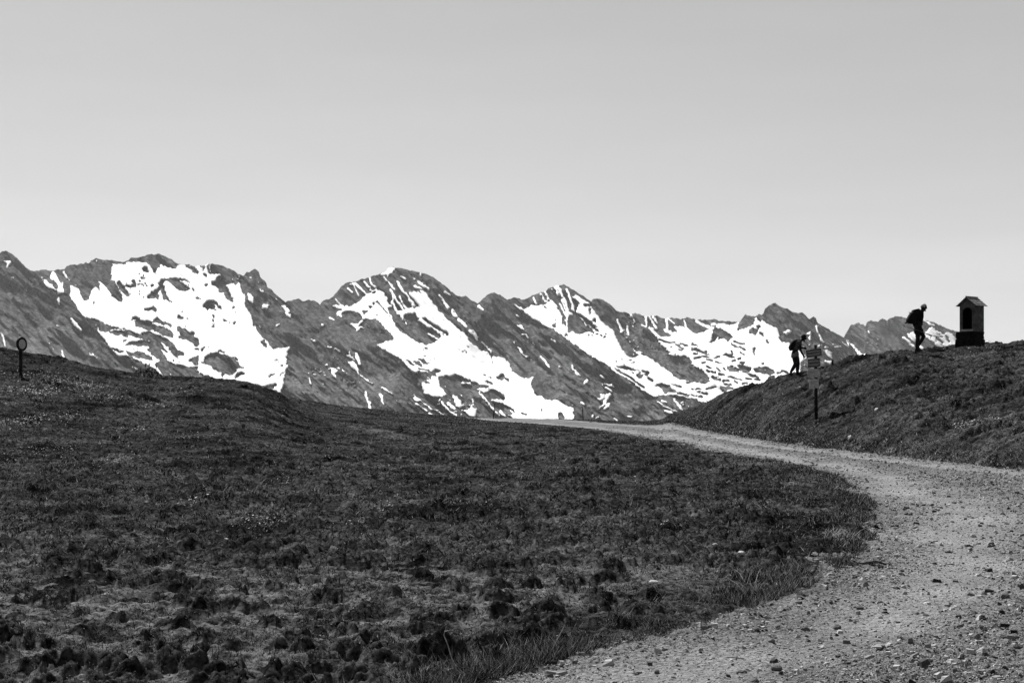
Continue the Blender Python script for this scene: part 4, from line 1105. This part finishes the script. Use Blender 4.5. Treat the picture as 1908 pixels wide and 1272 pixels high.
def head_nodes(N_, E, base, hc, face, s=1.0):
    """neck -> skull -> jaw/nose; face = unit vector the person looks along"""
    hc = Vector(hc); f = Vector(face).normalized(); upv = (Vector((0, 0, 1))-f.z*f).normalized()
    N_['skull0'] = (*(hc-upv*.055*s), (.058*s, .062*s)); N_['skull1'] = (*(hc+upv*.005*s-f*.012*s), (.080*s, .092*s)); N_['skull2'] = (*(hc+upv*.07*s-f*.01*s), (.066*s, .076*s)); N_['skull3'] = (*(hc+upv*.105*s-f*.012*s), (.038*s, .042*s))
    E += [(base, 'skull0'), ('skull0', 'skull1'), ('skull1', 'skull2'), ('skull2', 'skull3')]
    return hc, f, upv
def face_parts(par, hc, f, upv, s, hairm, cap):
    side = f.cross(upv)
    def blob(name, c, sc, m, rot=True):
        bm = bmesh.new(); bmesh.ops.create_uvsphere(bm, u_segments=14, v_segments=10, radius=1)
        B = Matrix((side, f, upv)).transposed().to_4x4()
        bmesh.ops.transform(bm, matrix=Matrix.Translation(c) @ B @ Matrix.Diagonal((*sc, 1)), verts=bm.verts); return bm_obj(name, bm, m, par, True)
    blob('nose', hc+f*.098*s-upv*.008*s, (.011*s, .018*s, .022*s), M_skin)
    blob('chin', hc+f*.060*s-upv*.095*s, (.034*s, .034*s, .026*s), M_skin)
    blob('mouth', hc+f*.086*s-upv*.055*s, (.018*s, .006*s, .004*s), M_dark)
    for q in (-1, 1):
        blob('eye', hc+f*.088*s+side*.030*s*q+upv*.012*s, (.009*s, .005*s, .006*s), M_dark)
        blob('ear', hc+side*.083*s*q-f*.01*s, (.010*s, .020*s, .030*s), M_skin)
    bm = bmesh.new(); bmesh.ops.create_uvsphere(bm, u_segments=28, v_segments=18, radius=1)
    for v_ in bm.verts:                                   # hair: a shell over the crown and the back of the head
        n_ = v_.co.copy(); j = 1+.06*(random.random()-.5)
        if cap == 'full':
            fr = min(max((n_.y-.25)/.35, 0), 1)*min(max((.45-n_.z)/.4, 0), 1); j *= 1-.24*fr
            j *= 1-.22*min(max((-.35-n_.z)/.3, 0), 1)
        else:                                             # thin hair round the back, bald on top
            if n_.z > .55: j *= .96
            if n_.y > .25 and n_.z < .55: j *= .78
            if n_.z < -.4: j *= .78
        v_.co = n_*j
    B = Matrix((side, f, upv)).transposed().to_4x4()
    bmesh.ops.transform(bm, matrix=Matrix.Translation(hc+upv*.028*s-f*.014*s) @ B @ Matrix.Diagonal((.092*s, .108*s, .108*s, 1)), verts=bm.verts)
    bm_obj('hair', bm, hairm, par, True)
def boots(par, ank, heel, toe):
    """boot built as one lofted form from the heel to the toe with a cuff round the ankle"""
    a, h_, t = Vector(ank), Vector(heel), Vector(toe); L = (t-h_)
    bm = bmesh.new(); upv = Vector((0, 0, 1)); d = L.normalized(); upv = (upv-upv.dot(d)*d).normalized(); sd = d.cross(upv); rings = []
    for f_, w_, hh in ((0, .032, .055), (.12, .038, .075), (.35, .036, .085), (.6, .044, .065), (.85, .042, .045), (1.0, .026, .028)):
        c = h_+L*f_; rings.append([bm.verts.new(c+sd*w_*math.cos(q)+upv*(hh*.5+hh*.5*math.sin(q))) for q in np.linspace(0, 2*math.pi, 13)[:-1]])
    for A_, B_ in zip(rings[:-1], rings[1:]):
        for q in range(12): bm.faces.new((A_[q], A_[(q+1) % 12], B_[(q+1) % 12], B_[q]))
    bm.faces.new(rings[0][::-1]); bm.faces.new(rings[-1])
    tube(bm, [h_+L*.2+upv*.05, a, a+(a-(h_+L*.2)).normalized()*.06], [.046, .048, .052], 12)
    bm_obj('boot', bm, M_boot, par, True)

def stand(u, v, ya, yb):
    """distance at which the sight line through (u, v) meets the ground best, so that the feet touch it"""
    ys = np.linspace(ya, yb, 200); d = np.abs(gz((u-U0)/F*ys, ys)-(CH+(VH-v)/F*ys)); return float(ys[np.argmin(d+.004*np.abs(ys-(ya+yb)/2))])
# --- leading-foot hiker with pale shorts (left of the signpost)
def hiker_one():
    Y = stand(1485, 700.8, 51, 58); k = Y/F; q = k/6.056; ox, oz = 285, 668
    x0 = (1440+ox/6.056-U0)*k; z0 = CH+(VH-(590+oz/6.056))*k
    p = lambda cx, cy, y=0: ((cx-ox)*q, y, (oz-cy)*q)
    r = empty('person', (x0, Y, z0)); tag(r, 'dark-haired hiker in pale shorts and striped shirt stooping uphill beside the signpost', 'person')
    N_ = {}; E = []
    N_['pel'] = (*p(242, 392), (.12, .105)); N_['bel'] = (*p(255, 352), (.115, .10)); N_['che'] = (*p(282, 306), (.165, .13)); N_['cst'] = (*p(298, 280), (.13, .085)); N_['nk'] = (*p(318, 262), .05)
    E += [('pel', 'bel'), ('bel', 'che'), ('che', 'cst'), ('cst', 'nk')]
    hc, f, upv = head_nodes(N_, E, 'nk', p(350, 238), (1, 0, -.42), 1.04)
    # near (right) leg: trailing; far leg: planted
    for s, y, hip, kn, mid_, an in (('r', -.09, (238, 412), (252, 532), (225, 580), (196, 628)), ('l', .09, (262, 412), (288, 525), (284, 585), (282, 632))):
        N_[s+'h'] = (*p(*hip, y), .095); N_[s+'th'] = (*p((hip[0]+kn[0])/2, (hip[1]+kn[1])/2, y), .086); N_[s+'k'] = (*p(*kn, y), .064); N_[s+'c'] = (*p(*mid_, y), .060); N_[s+'a'] = (*p(*an, y), .042)
        N_[s+'t'] = (*p(an[0]+(22 if s == 'r' else 34), an[1]+(30 if s == 'r' else 26), y), .03)
        E += [('pel', s+'h'), (s+'h', s+'th'), (s+'th', s+'k'), (s+'k', s+'c'), (s+'c', s+'a'), (s+'a', s+'t')]
    for s, y, sh_, el, wr in (('ra', -.18, (292, 288), (306, 352), (338, 356)), ('la', .17, (304, 290), (322, 375), (352, 432))):
        N_[s+'s'] = (*p(*sh_, y), .052); N_[s+'e'] = (*p(*el, y-.02), .038); N_[s+'m'] = (*p((el[0]+wr[0])/2, (el[1]+wr[1])/2, y), .033); N_[s+'w'] = (*p(*wr, y), .024)
        E += [('cst', s+'s'), (s+'s', s+'e'), (s+'e', s+'m'), (s+'m', s+'w')]
        hand(N_, E, s, N_[s+'w'][:3], (wr[0]-el[0], 0, -(wr[1]-el[1])), (0, -1, 0))
        E = [((s+'w') if a == s+'w' else a, b) for a, b in E]
    skin('body', N_, E, M_skin, r)
    face_parts(r, hc, f, upv, 1.04, M_hair, 'full')
    T = {'a': (*p(240, 385), (.135, .12)), 'b': (*p(256, 350), (.128, .112)), 'c': (*p(283, 305), (.165, .13)), 'd': (*p(299, 279), (.14, .095)), 'n': (*p(310, 268), .062),
         'r': (*p(292, 290, -.19), .068), 'r2': (*p(301, 328, -.20), .056), 'l': (*p(304, 292, .18), .068), 'l2': (*p(313, 330, .19), .056)}
    skin('shirt', T, [('a', 'b'), ('b', 'c'), ('c', 'd'), ('d', 'n'), ('d', 'r'), ('r', 'r2'), ('d', 'l'), ('l', 'l2')], M_shirt, r)
    T = {'w': (*p(246, 376), (.14, .125)), 'p': (*p(243, 402), (.145, .135)), 'r': (*p(234, 430, -.085), .105), 'r2': (*p(235, 474, -.095), .112), 'l': (*p(262, 430, .085), .100), 'l2': (*p(274, 470, .095), .098)}
    skin('shorts', T, [('w', 'p'), ('p', 'r'), ('r', 'r2'), ('p', 'l'), ('l', 'l2')], M_shorts, r)
    boots(r, p(194, 632, -.09), p(176, 640, -.09), p(210, 676, -.09)); boots(r, p(284, 634, .09), p(268, 668, .09), p(334, 664, .09))
    # backpack and poles stay things of their own
    b = empty('backpack', (x0, Y, z0)); tag(b, 'rounded dark daypack on the back of the hiker in pale shorts', 'backpack')
    O = [p(268, 256), p(236, 254), p(206, 278), p(184, 318), p(178, 360), p(186, 384), p(206, 390), p(240, 368), p(262, 356), p(274, 310), p(284, 280)]
    outline_prism('bag', [(a_[0], a_[2]) for a_ in O], -.15, .15, M_pack, b)
    O = [p(214, 296), p(190, 322), p(180, 350), p(188, 372), p(206, 366), p(216, 330)]
    outline_prism('front_pocket', [(a_[0]-.02, a_[2]) for a_ in O], -.10, .10, M_pack, b)
    for s in (-1, 1):
        bm = bmesh.new(); tube(bm, [p(258, 262, s*.09), p(292, 258, s*.10), p(316, 282, s*.12), p(308, 320, s*.13), p(278, 352, s*.14), p(246, 366, s*.14)], [.018, .022, .022, .018, .014, .012], 8); bm_obj('strap', bm, M_pack, b, True)
    for (g, tip, y, lab) in (((352, 342), (322, 650), -.20, 'near trekking pole held upright by the hiker in pale shorts'), ((374, 448), (214, 664), .16, 'slanting trekking pole whose tip trails behind the hiker in pale shorts')):
        e = empty('trekking_pole', (x0, Y, z0)); tag(e, lab, 'trekking pole', 'trekking poles of the hiker in pale shorts')
        G, T_ = Vector(p(*g, y)), Vector(p(*tip, y)); d = (G-T_).normalized()
        bm = bmesh.new(); tube(bm, [T_, T_+d*.04, T_.lerp(G, .5), G], [.003, .006, .008, .009], 8); bm_obj('shaft', bm, M_pole, e, True)
        bm = bmesh.new(); tube(bm, [G-d*.09, G-d*.04, G+d*.03], [.013, .016, .019], 10); bm_obj('grip', bm, M_dark, e, True)
        bm = bmesh.new(); tube(bm, [T_+d*.06, T_+d*.07], [.026, .026], 12); bm_obj('basket', bm, M_dark, e, True)
hiker_one()

# --- older hiker between the signpost and the shrine
def hiker_two():
    Y = stand(1706, 657.0, 49, 55.5); k = Y/F; q = k/8.48; ox, oz = 400, 1078
    x0 = (1660+ox/8.48-U0)*k; z0 = CH+(VH-(530+oz/8.48))*k
    p = lambda cx, cy, y=0: ((cx-ox)*q, y, (oz-cy)*q)
    r = empty('person', (x0, Y, z0)); tag(r, 'grey-haired hiker in dark clothes silhouetted on the ridge walking towards the shrine', 'person')
    N_ = {}; E = []
    N_['pel'] = (*p(412, 672), (.13, .12)); N_['bel'] = (*p(425, 600), (.13, .125)); N_['che'] = (*p(445, 510), (.17, .135)); N_['cst'] = (*p(458, 450), (.15, .10)); N_['nk'] = (*p(492, 420), .056)
    E += [('pel', 'bel'), ('bel', 'che'), ('che', 'cst'), ('cst', 'nk')]
    hc, f, upv = head_nodes(N_, E, 'nk', p(522, 362), (1, 0, -.22), 1.10)
    for s, y, hip, kn, mid_, an, to in (('r', -.10, (405, 700), (416, 845), (402, 925), (398, 1020), (435, 1060)), ('l', .09, (432, 700), (534, 815), (484, 890), (432, 985), (475, 1035))):
        N_[s+'h'] = (*p(*hip, y), .098); N_[s+'th'] = (*p((hip[0]+kn[0])/2, (hip[1]+kn[1])/2, y), .070); N_[s+'k'] = (*p(*kn, y), .060); N_[s+'c'] = (*p(*mid_, y), .060); N_[s+'a'] = (*p(*an, y), .042); N_[s+'t'] = (*p(*to, y), .034)
        E += [('pel', s+'h'), (s+'h', s+'th'), (s+'th', s+'k'), (s+'k', s+'c'), (s+'c', s+'a'), (s+'a', s+'t')]
    for s, y, sh_, el, wr in (('ra', -.20, (455, 462), (418, 610), (462, 712)), ('la', .19, (462, 462), (440, 610), (478, 715))):
        N_[s+'s'] = (*p(*sh_, y), .058); N_[s+'e'] = (*p(*el, y-.01), .042); N_[s+'m'] = (*p((el[0]+wr[0])/2, (el[1]+wr[1])/2, y), .036); N_[s+'w'] = (*p(*wr, y), .026)
        E += [('cst', s+'s'), (s+'s', s+'e'), (s+'e', s+'m'), (s+'m', s+'w')]
        hand(N_, E, s, N_[s+'w'][:3], (wr[0]-el[0], 0, -(wr[1]-el[1])), (0, -1, 0), .009)
    skin('body', N_, E, M_skin, r)
    face_parts(r, hc, f, upv, 1.10, M_grey, 'bald')
    T = {'a': (*p(412, 690), (.15, .145)), 'b': (*p(425, 600), (.148, .145)), 'c': (*p(447, 508), (.185, .15)), 'd': (*p(460, 448), (.16, .11)), 'n': (*p(478, 425), .07),
         'r': (*p(455, 465, -.21), .075), 'r2': (*p(432, 550, -.215), .062), 'r3': (*p(420, 612, -.21), .052), 'l': (*p(463, 465, .20), .075), 'l2': (*p(450, 545, .20), .062), 'l3': (*p(441, 608, .19), .052)}
    skin('shirt', T, [('a', 'b'), ('b', 'c'), ('c', 'd'), ('d', 'n'), ('d', 'r'), ('r', 'r2'), ('r2', 'r3'), ('d', 'l'), ('l', 'l2'), ('l2', 'l3')], M_dark, r)
    T = {'w': (*p(412, 660), (.15, .14)), 'p': (*p(412, 700), (.155, .15)), 'r': (*p(406, 735, -.09), .115), 'r2': (*p(408, 800, -.10), .080), 'l': (*p(448, 722, .09), .100), 'l2': (*p(498, 776, .09), .074)}
    skin('shorts', T, [('w', 'p'), ('p', 'r'), ('r', 'r2'), ('p', 'l'), ('l', 'l2')], M_dark, r)
    boots(r, p(394, 1018, -.10), p(362, 1072, -.10), p(462, 1066, -.10)); boots(r, p(436, 985, .09), p(416, 1040, .09), p(506, 1050, .09))
    b = empty('backpack', (x0, Y, z0)); tag(b, 'large angular dark rucksack on the back of the grey-haired hiker', 'backpack')
    O = [p(468, 388), p(432, 386), p(350, 402), p(300, 446), p(262, 505), p(244, 560), p(240, 598), p(272, 622), p(345, 632), p(400, 620), p(432, 540), p(450, 450)]
    outline_prism('bag', [(a_[0], a_[2]) for a_ in O], -.17, .17, M_pack, b)
    O = [p(300, 470), p(262, 520), p(243, 575), p(252, 602), p(300, 596), p(318, 530)]
    outline_prism('front_pocket', [(a_[0]-.015, a_[2]) for a_ in O], -.11, .11, M_pack, b)
    O = [p(455, 380), p(440, 378), p(340, 398), p(322, 416), p(345, 432), p(440, 412)]
    outline_prism('lid', [(a_[0], a_[2]) for a_ in O], -.15, .15, M_pack, b)
    bm = bmesh.new(); tube(bm, [p(250, 598, -.12), p(232, 604, 0), p(250, 598, .12)], .024, 10); bm_obj('rolled_mat', bm, M_pack, b, True)
    bm = bmesh.new(); tube(bm, [p(308, 462, -.04), p(292, 440, -.03), p(280, 444, -.03)], [.010, .018, .014], 8); bm_obj('toggle', bm, M_pack, b, True)
    for s in (-1, 1):
        bm = bmesh.new(); tube(bm, [p(432, 402, s*.10), p(466, 408, s*.11), p(494, 452, s*.13), p(492, 520, s*.15), p(455, 590, s*.16), p(400, 615, s*.16)], [.02, .024, .024, .02, .016, .014], 8); bm_obj('strap', bm, M_pack, b, True)
    for (t_, g, y, lab) in (((142, 646), (694, 830), -.235, 'near trekking pole carried level in the hand of the grey-haired hiker'), ((182, 630), (668, 806), .235, 'far trekking pole carried level in the hand of the grey-haired hiker')):
        e = empty('trekking_pole', (x0, Y, z0)); tag(e, lab, 'trekking pole', 'trekking poles of the grey-haired hiker')
        G, T_ = Vector(p(*g, y)), Vector(p(*t_, y)); d = (G-T_).normalized()
        bm = bmesh.new(); tube(bm, [T_, T_+d*.04, T_.lerp(G, .5), G], [.003, .007, .009, .010], 8); bm_obj('shaft', bm, M_pole, e, True)
        bm = bmesh.new(); tube(bm, [G-d*.11, G-d*.04, G+d*.02], [.013, .016, .018], 10); bm_obj('grip', bm, M_dark, e, True)
        bm = bmesh.new(); tube(bm, [T_+d*.10, T_+d*.11], [.024, .024], 12); bm_obj('basket', bm, M_dark, e, True)
        bm = bmesh.new(); tube(bm, [G-d*.02, G+Vector((-.03, 0, -.05)), G+Vector((-.045, 0, -.10)), G+Vector((-.02, 0, -.11)), G+Vector((-.01, 0, -.05)), G], .007, 6); bm_obj('strap', bm, M_dark, e, True)
hiker_two()

# ------------------------------------------------------------------ single stones
M_rk = stone_mat('dark rock', .02, .09); M_rp = stone_mat('pale rock', .18, .32)
def rock(u, v, wpx, asp, m, lab, grp, sd):
    x, y, z = ground_at(u, v); w_ = wpx/F*y; rr = random.Random(sd)
    bm = bmesh.new(); bmesh.ops.create_icosphere(bm, subdivisions=2, radius=.5)
    pl = [(Vector((rr.uniform(-1, 1), rr.uniform(-1, 1), rr.uniform(-.6, 1))).normalized(), rr.uniform(.30, .44)) for _ in range(9)]
    for v_ in bm.verts:
        for n_, d_ in pl:
            e = v_.co.dot(n_)-d_
            if e > 0: v_.co -= n_*e
        v_.co *= 1+rr.uniform(-.03, .03)
    bmesh.ops.transform(bm, matrix=Matrix.Diagonal((w_*1.15, w_*.9, w_*asp*1.3, 1)), verts=bm.verts)
    o = bm_obj('rock', bm, m); o.location = (x, y, z+w_*asp*.25); o.rotation_euler = (0, 0, rr.uniform(0, 3)); tag(o, lab, 'rock', grp)
GR = 'dark stones lying on the gravel road'; GP = 'pale stones lying in the turf'
for a_ in [(1447, 1240, 24, .6, 'largest dark lump of stone near the bottom of the road, left of centre'), (1407, 1260, 18, .6, 'dark stone just below left of the large lump at the bottom of the road'), (1225, 1242, 13, .7, 'small dark stone near the bottom left edge of the gravel'),
           (1560, 1160, 17, .6, 'wedge-shaped dark stone in the middle of the near road'), (1769, 1218, 22, .35, 'flat black stone near the bottom right of the road'), (1547, 1120, 13, .6, 'dark stone just above the wedge-shaped one on the road'),
           (1437, 1188, 16, .5, 'dark stone on the road between the wedge and the grass verge'), (1387, 1241, 13, .55, 'small dark stone left of the two at the bottom of the road'), (1873, 1108, 17, .7, 'dark stone at the right frame edge of the near road'),
           (1636, 1022, 10, .6, 'dark stone where the road bends, close to the verge'), (1352, 1266, 20, .4, 'low dark stone on the bottom edge of the picture'), (1500, 1166, 16, .45, 'long low stone left of the wedge-shaped one'), (1680, 1060, 10, .6, 'small dark stone in the middle of the bend'), (1818, 1190, 13, .6, 'squarish dark stone right of centre on the near road')]:
    rock(*a_[:4], M_rk, a_[4], GR, int(a_[0]))
for a_ in [(1235, 984, 10, .7, 'white stone alone on the turf left of the bend'), (1217, 1087, 20, .4, 'pale slab on the bare earth patch'), (1217, 1118, 26, .35, 'broad pale stone capping the low mound by the verge'), (1382, 1046, 20, .4, 'pale flat stone beside the verge, left of a pair'), (1405, 1040, 12, .4, 'pale flat stone beside the verge, right of a pair'),
           (1332, 1020, 12, .6, 'small pale stone above the pair by the verge'), (1634, 766, 12, .5, 'bright white stone on the right slope right of the signpost'), (1585, 820, 13, .8, 'pale rock at the foot of the right slope by the road'), (1044, 1178, 20, .3, 'pale slab near the big dark hummock')]:
    rock(*a_[:4], M_rp, a_[4], GP, int(a_[0])+3)

# ------------------------------------------------------------------ dry stalks, straw, weeds
M_straw = mat('dry straw', .3, .8, .2, 30, trans=.2); M_twig = mat('dark twig', .015, .9, .3, 30)
def stalk(name, P, r, m, lab, cat, seg=6):
    """P: photo pixels of the stalk, first point on the ground"""
    x, y, z = ground_at(*P[0]); k = y/F; bm = bmesh.new()
    tube(bm, [((u-P[0][0])*k, -.02*i, (P[0][1]-v)*k-(.01 if i == 0 else 0)) for i, (u, v) in enumerate(P)], [r*(1-.5*i/len(P)) for i in range(len(P))], seg)
    o = bm_obj(name, bm, m, None, True); o.location = (x, y, z); tag(o, lab, cat)
stalk('dry_stalk', [(1313, 1056), (1297, 1038), (1275, 1014)], .0055, M_straw, 'straight pale dry stalk leaning left over the turf', 'stalk')
stalk('dry_stalk', [(850, 1256), (843, 1232), (835, 1202), (828, 1183), (830, 1174), (840, 1172)], .0038, M_straw, 'bent pale stalk with hooked tip at the bottom centre', 'stalk')
stalk('twig', [(902, 1212), (893, 1200), (889, 1184), (887, 1180)], .0065, M_twig, 'short black twig standing right of the hooked stalk', 'twig')
stalk('dry_stalk', [(1018, 1222), (1035, 1192), (1050, 1162)], .003, M_straw, 'thin dry stalk leaning right beside the big hummock', 'stalk')
stalk('stick', [(1336, 1212), (1360, 1210), (1385, 1212)], .006, M_straw, 'pale stick lying on the near gravel', 'stick')
stalk('stub', [(1551, 682), (1551, 676), (1551.5, 671)], .045, M_twig, 'short dark stub sticking up from the slope right of the signpost boards', 'stub', 8)
def tuft(name, u, v, wpx, hpx, n, m, lab, cat, wd=.003, tilt=.5):
    x, y, z = ground_at(u, v); k = y/F; bm = bmesh.new(); rr = random.Random(int(u))
    for i in range(n):
        bx, by = rr.gauss(0, wpx*k/4), rr.gauss(0, wpx*k/5); L = hpx*k*rr.uniform(.5, 1.1); a = rr.gauss(0, tilt); b = rr.gauss(0, tilt); th = rr.uniform(0, 3.1)
        dx, dy = math.cos(th)*wd, math.sin(th)*wd; zb = float(gz(np.float64(x+bx), np.float64(y+by)))-z-.01
        v1 = bm.verts.new((bx-dx, by-dy, zb)); v2 = bm.verts.new((bx+dx, by+dy, zb)); v3 = bm.verts.new((bx+dx*.7+a*L*.4, by+dy*.7+b*L*.4, zb+L*.6)); v5 = bm.verts.new((bx-dx*.7+a*L*.4, by-dy*.7+b*L*.4, zb+L*.6)); v4 = bm.verts.new((bx+a*L, by+b*L, zb+L))
        bm.faces.new((v1, v2, v3, v5)); bm.faces.new((v5, v3, v4))
    me = bpy.data.meshes.new(name); bm.to_mesh(me); bm.free(); o = link(name, me, m); o.location = (x, y, z); tag(o, lab, cat); return o
tuft('dry_grass_tuft', 1568, 1000, 70, 26, 70, M_straw, 'tuft of pale dry straw on the verge inside the bend', 'grass tuft', .0032, .9)
tuft('grass_tuft', 1395, 1085, 60, 34, 110, MV_, 'tall dark grass tuft on the verge halfway down', 'grass tuft', .0035, .45)
tuft('dry_grass_tuft', 1400, 1100, 70, 26, 16, M_straw, 'few pale straws crossing the verge halfway down', 'grass tuft', .0028, 1.1)
tuft('dry_grass_tuft', 960, 1225, 70, 30, 14, M_straw, 'loose pale straws at the bottom end of the verge', 'grass tuft', .0018, 1.0)
# weed clump standing against the mountains on the left skyline
wx, wy, wz = ground_at(278, 699); k = wy/F
wc = empty('weed_clump', (wx, wy, wz)); tag(wc, 'leafy weed clump with upright seed stems standing on the left skyline', 'weeds')
LVc = []
rs2 = np.random.default_rng(5)
n = 900; lx = rs2.normal(0, 15*k, n); ly = rs2.normal(0, .25, n); lz = rs2.uniform(0, 15*k, n)*np.exp(-(lx/(22*k))**2)+.0
L = rs2.uniform(.06, .14, n); th = rs2.uniform(0, 6.28, n); pt = rs2.uniform(-.3, 1.2, n)
ax = np.stack([np.cos(th)*np.cos(pt), np.sin(th)*np.cos(pt), np.sin(pt)], -1); sd = np.stack([-np.sin(th), np.cos(th), rs2.uniform(-.4, .4, n)], -1)
zz = np.array([float(gz(np.float64(wx+a), np.float64(wy+b)))-wz for a, b in zip(lx, ly)])
c = np.stack([lx, ly, lz+zz], -1)
V = np.stack([c-ax*L[:, None]*.5, c+sd*L[:, None]*.22, c+ax*L[:, None]*.5, c-sd*L[:, None]*.22], 1).reshape(-1, 3)
link('foliage', np_mesh('foliage', V, np.arange(len(V)).reshape(-1, 4)), mat('weed leaves', .02, .8, .5, 10), wc)
for (du, hv) in ((-16, 14), (-7, 22), (0, 23), (13, 19), (-24, 9), (6, 12)):
    bm = bmesh.new(); tube(bm, [(du*k, 0, -.02), (du*k+.01, 0, hv*k*.55), (du*k, 0, hv*k)], [.014, .010, .009], 6)
    tube(bm, [(du*k, 0, hv*k*.72), (du*k, 0, hv*k*.88), (du*k, 0, hv*k*1.03)], [.012, .036, .012], 8); bm_obj('stem', bm, M_twig, wc, True)

# ------------------------------------------------------------------ haze over the valley
bm = bmesh.new(); box(bm, (0, 6500, 500), (26000, 15600, 2400))
hz = bm_obj('haze', bm); hz['kind'] = 'stuff'
hm = bpy.data.materials.new('haze air'); hm.use_nodes = True; hm.node_tree.nodes.clear()
pv = hm.node_tree.nodes.new('ShaderNodeVolumePrincipled'); mo = hm.node_tree.nodes.new('ShaderNodeOutputMaterial')
pv.inputs['Color'].default_value = (.95, .95, .95, 1); pv.inputs['Density'].default_value = HAZE; pv.inputs['Anisotropy'].default_value = 0.0
hm.node_tree.links.new(pv.outputs[0], mo.inputs['Volume']); hz.data.materials.append(hm)
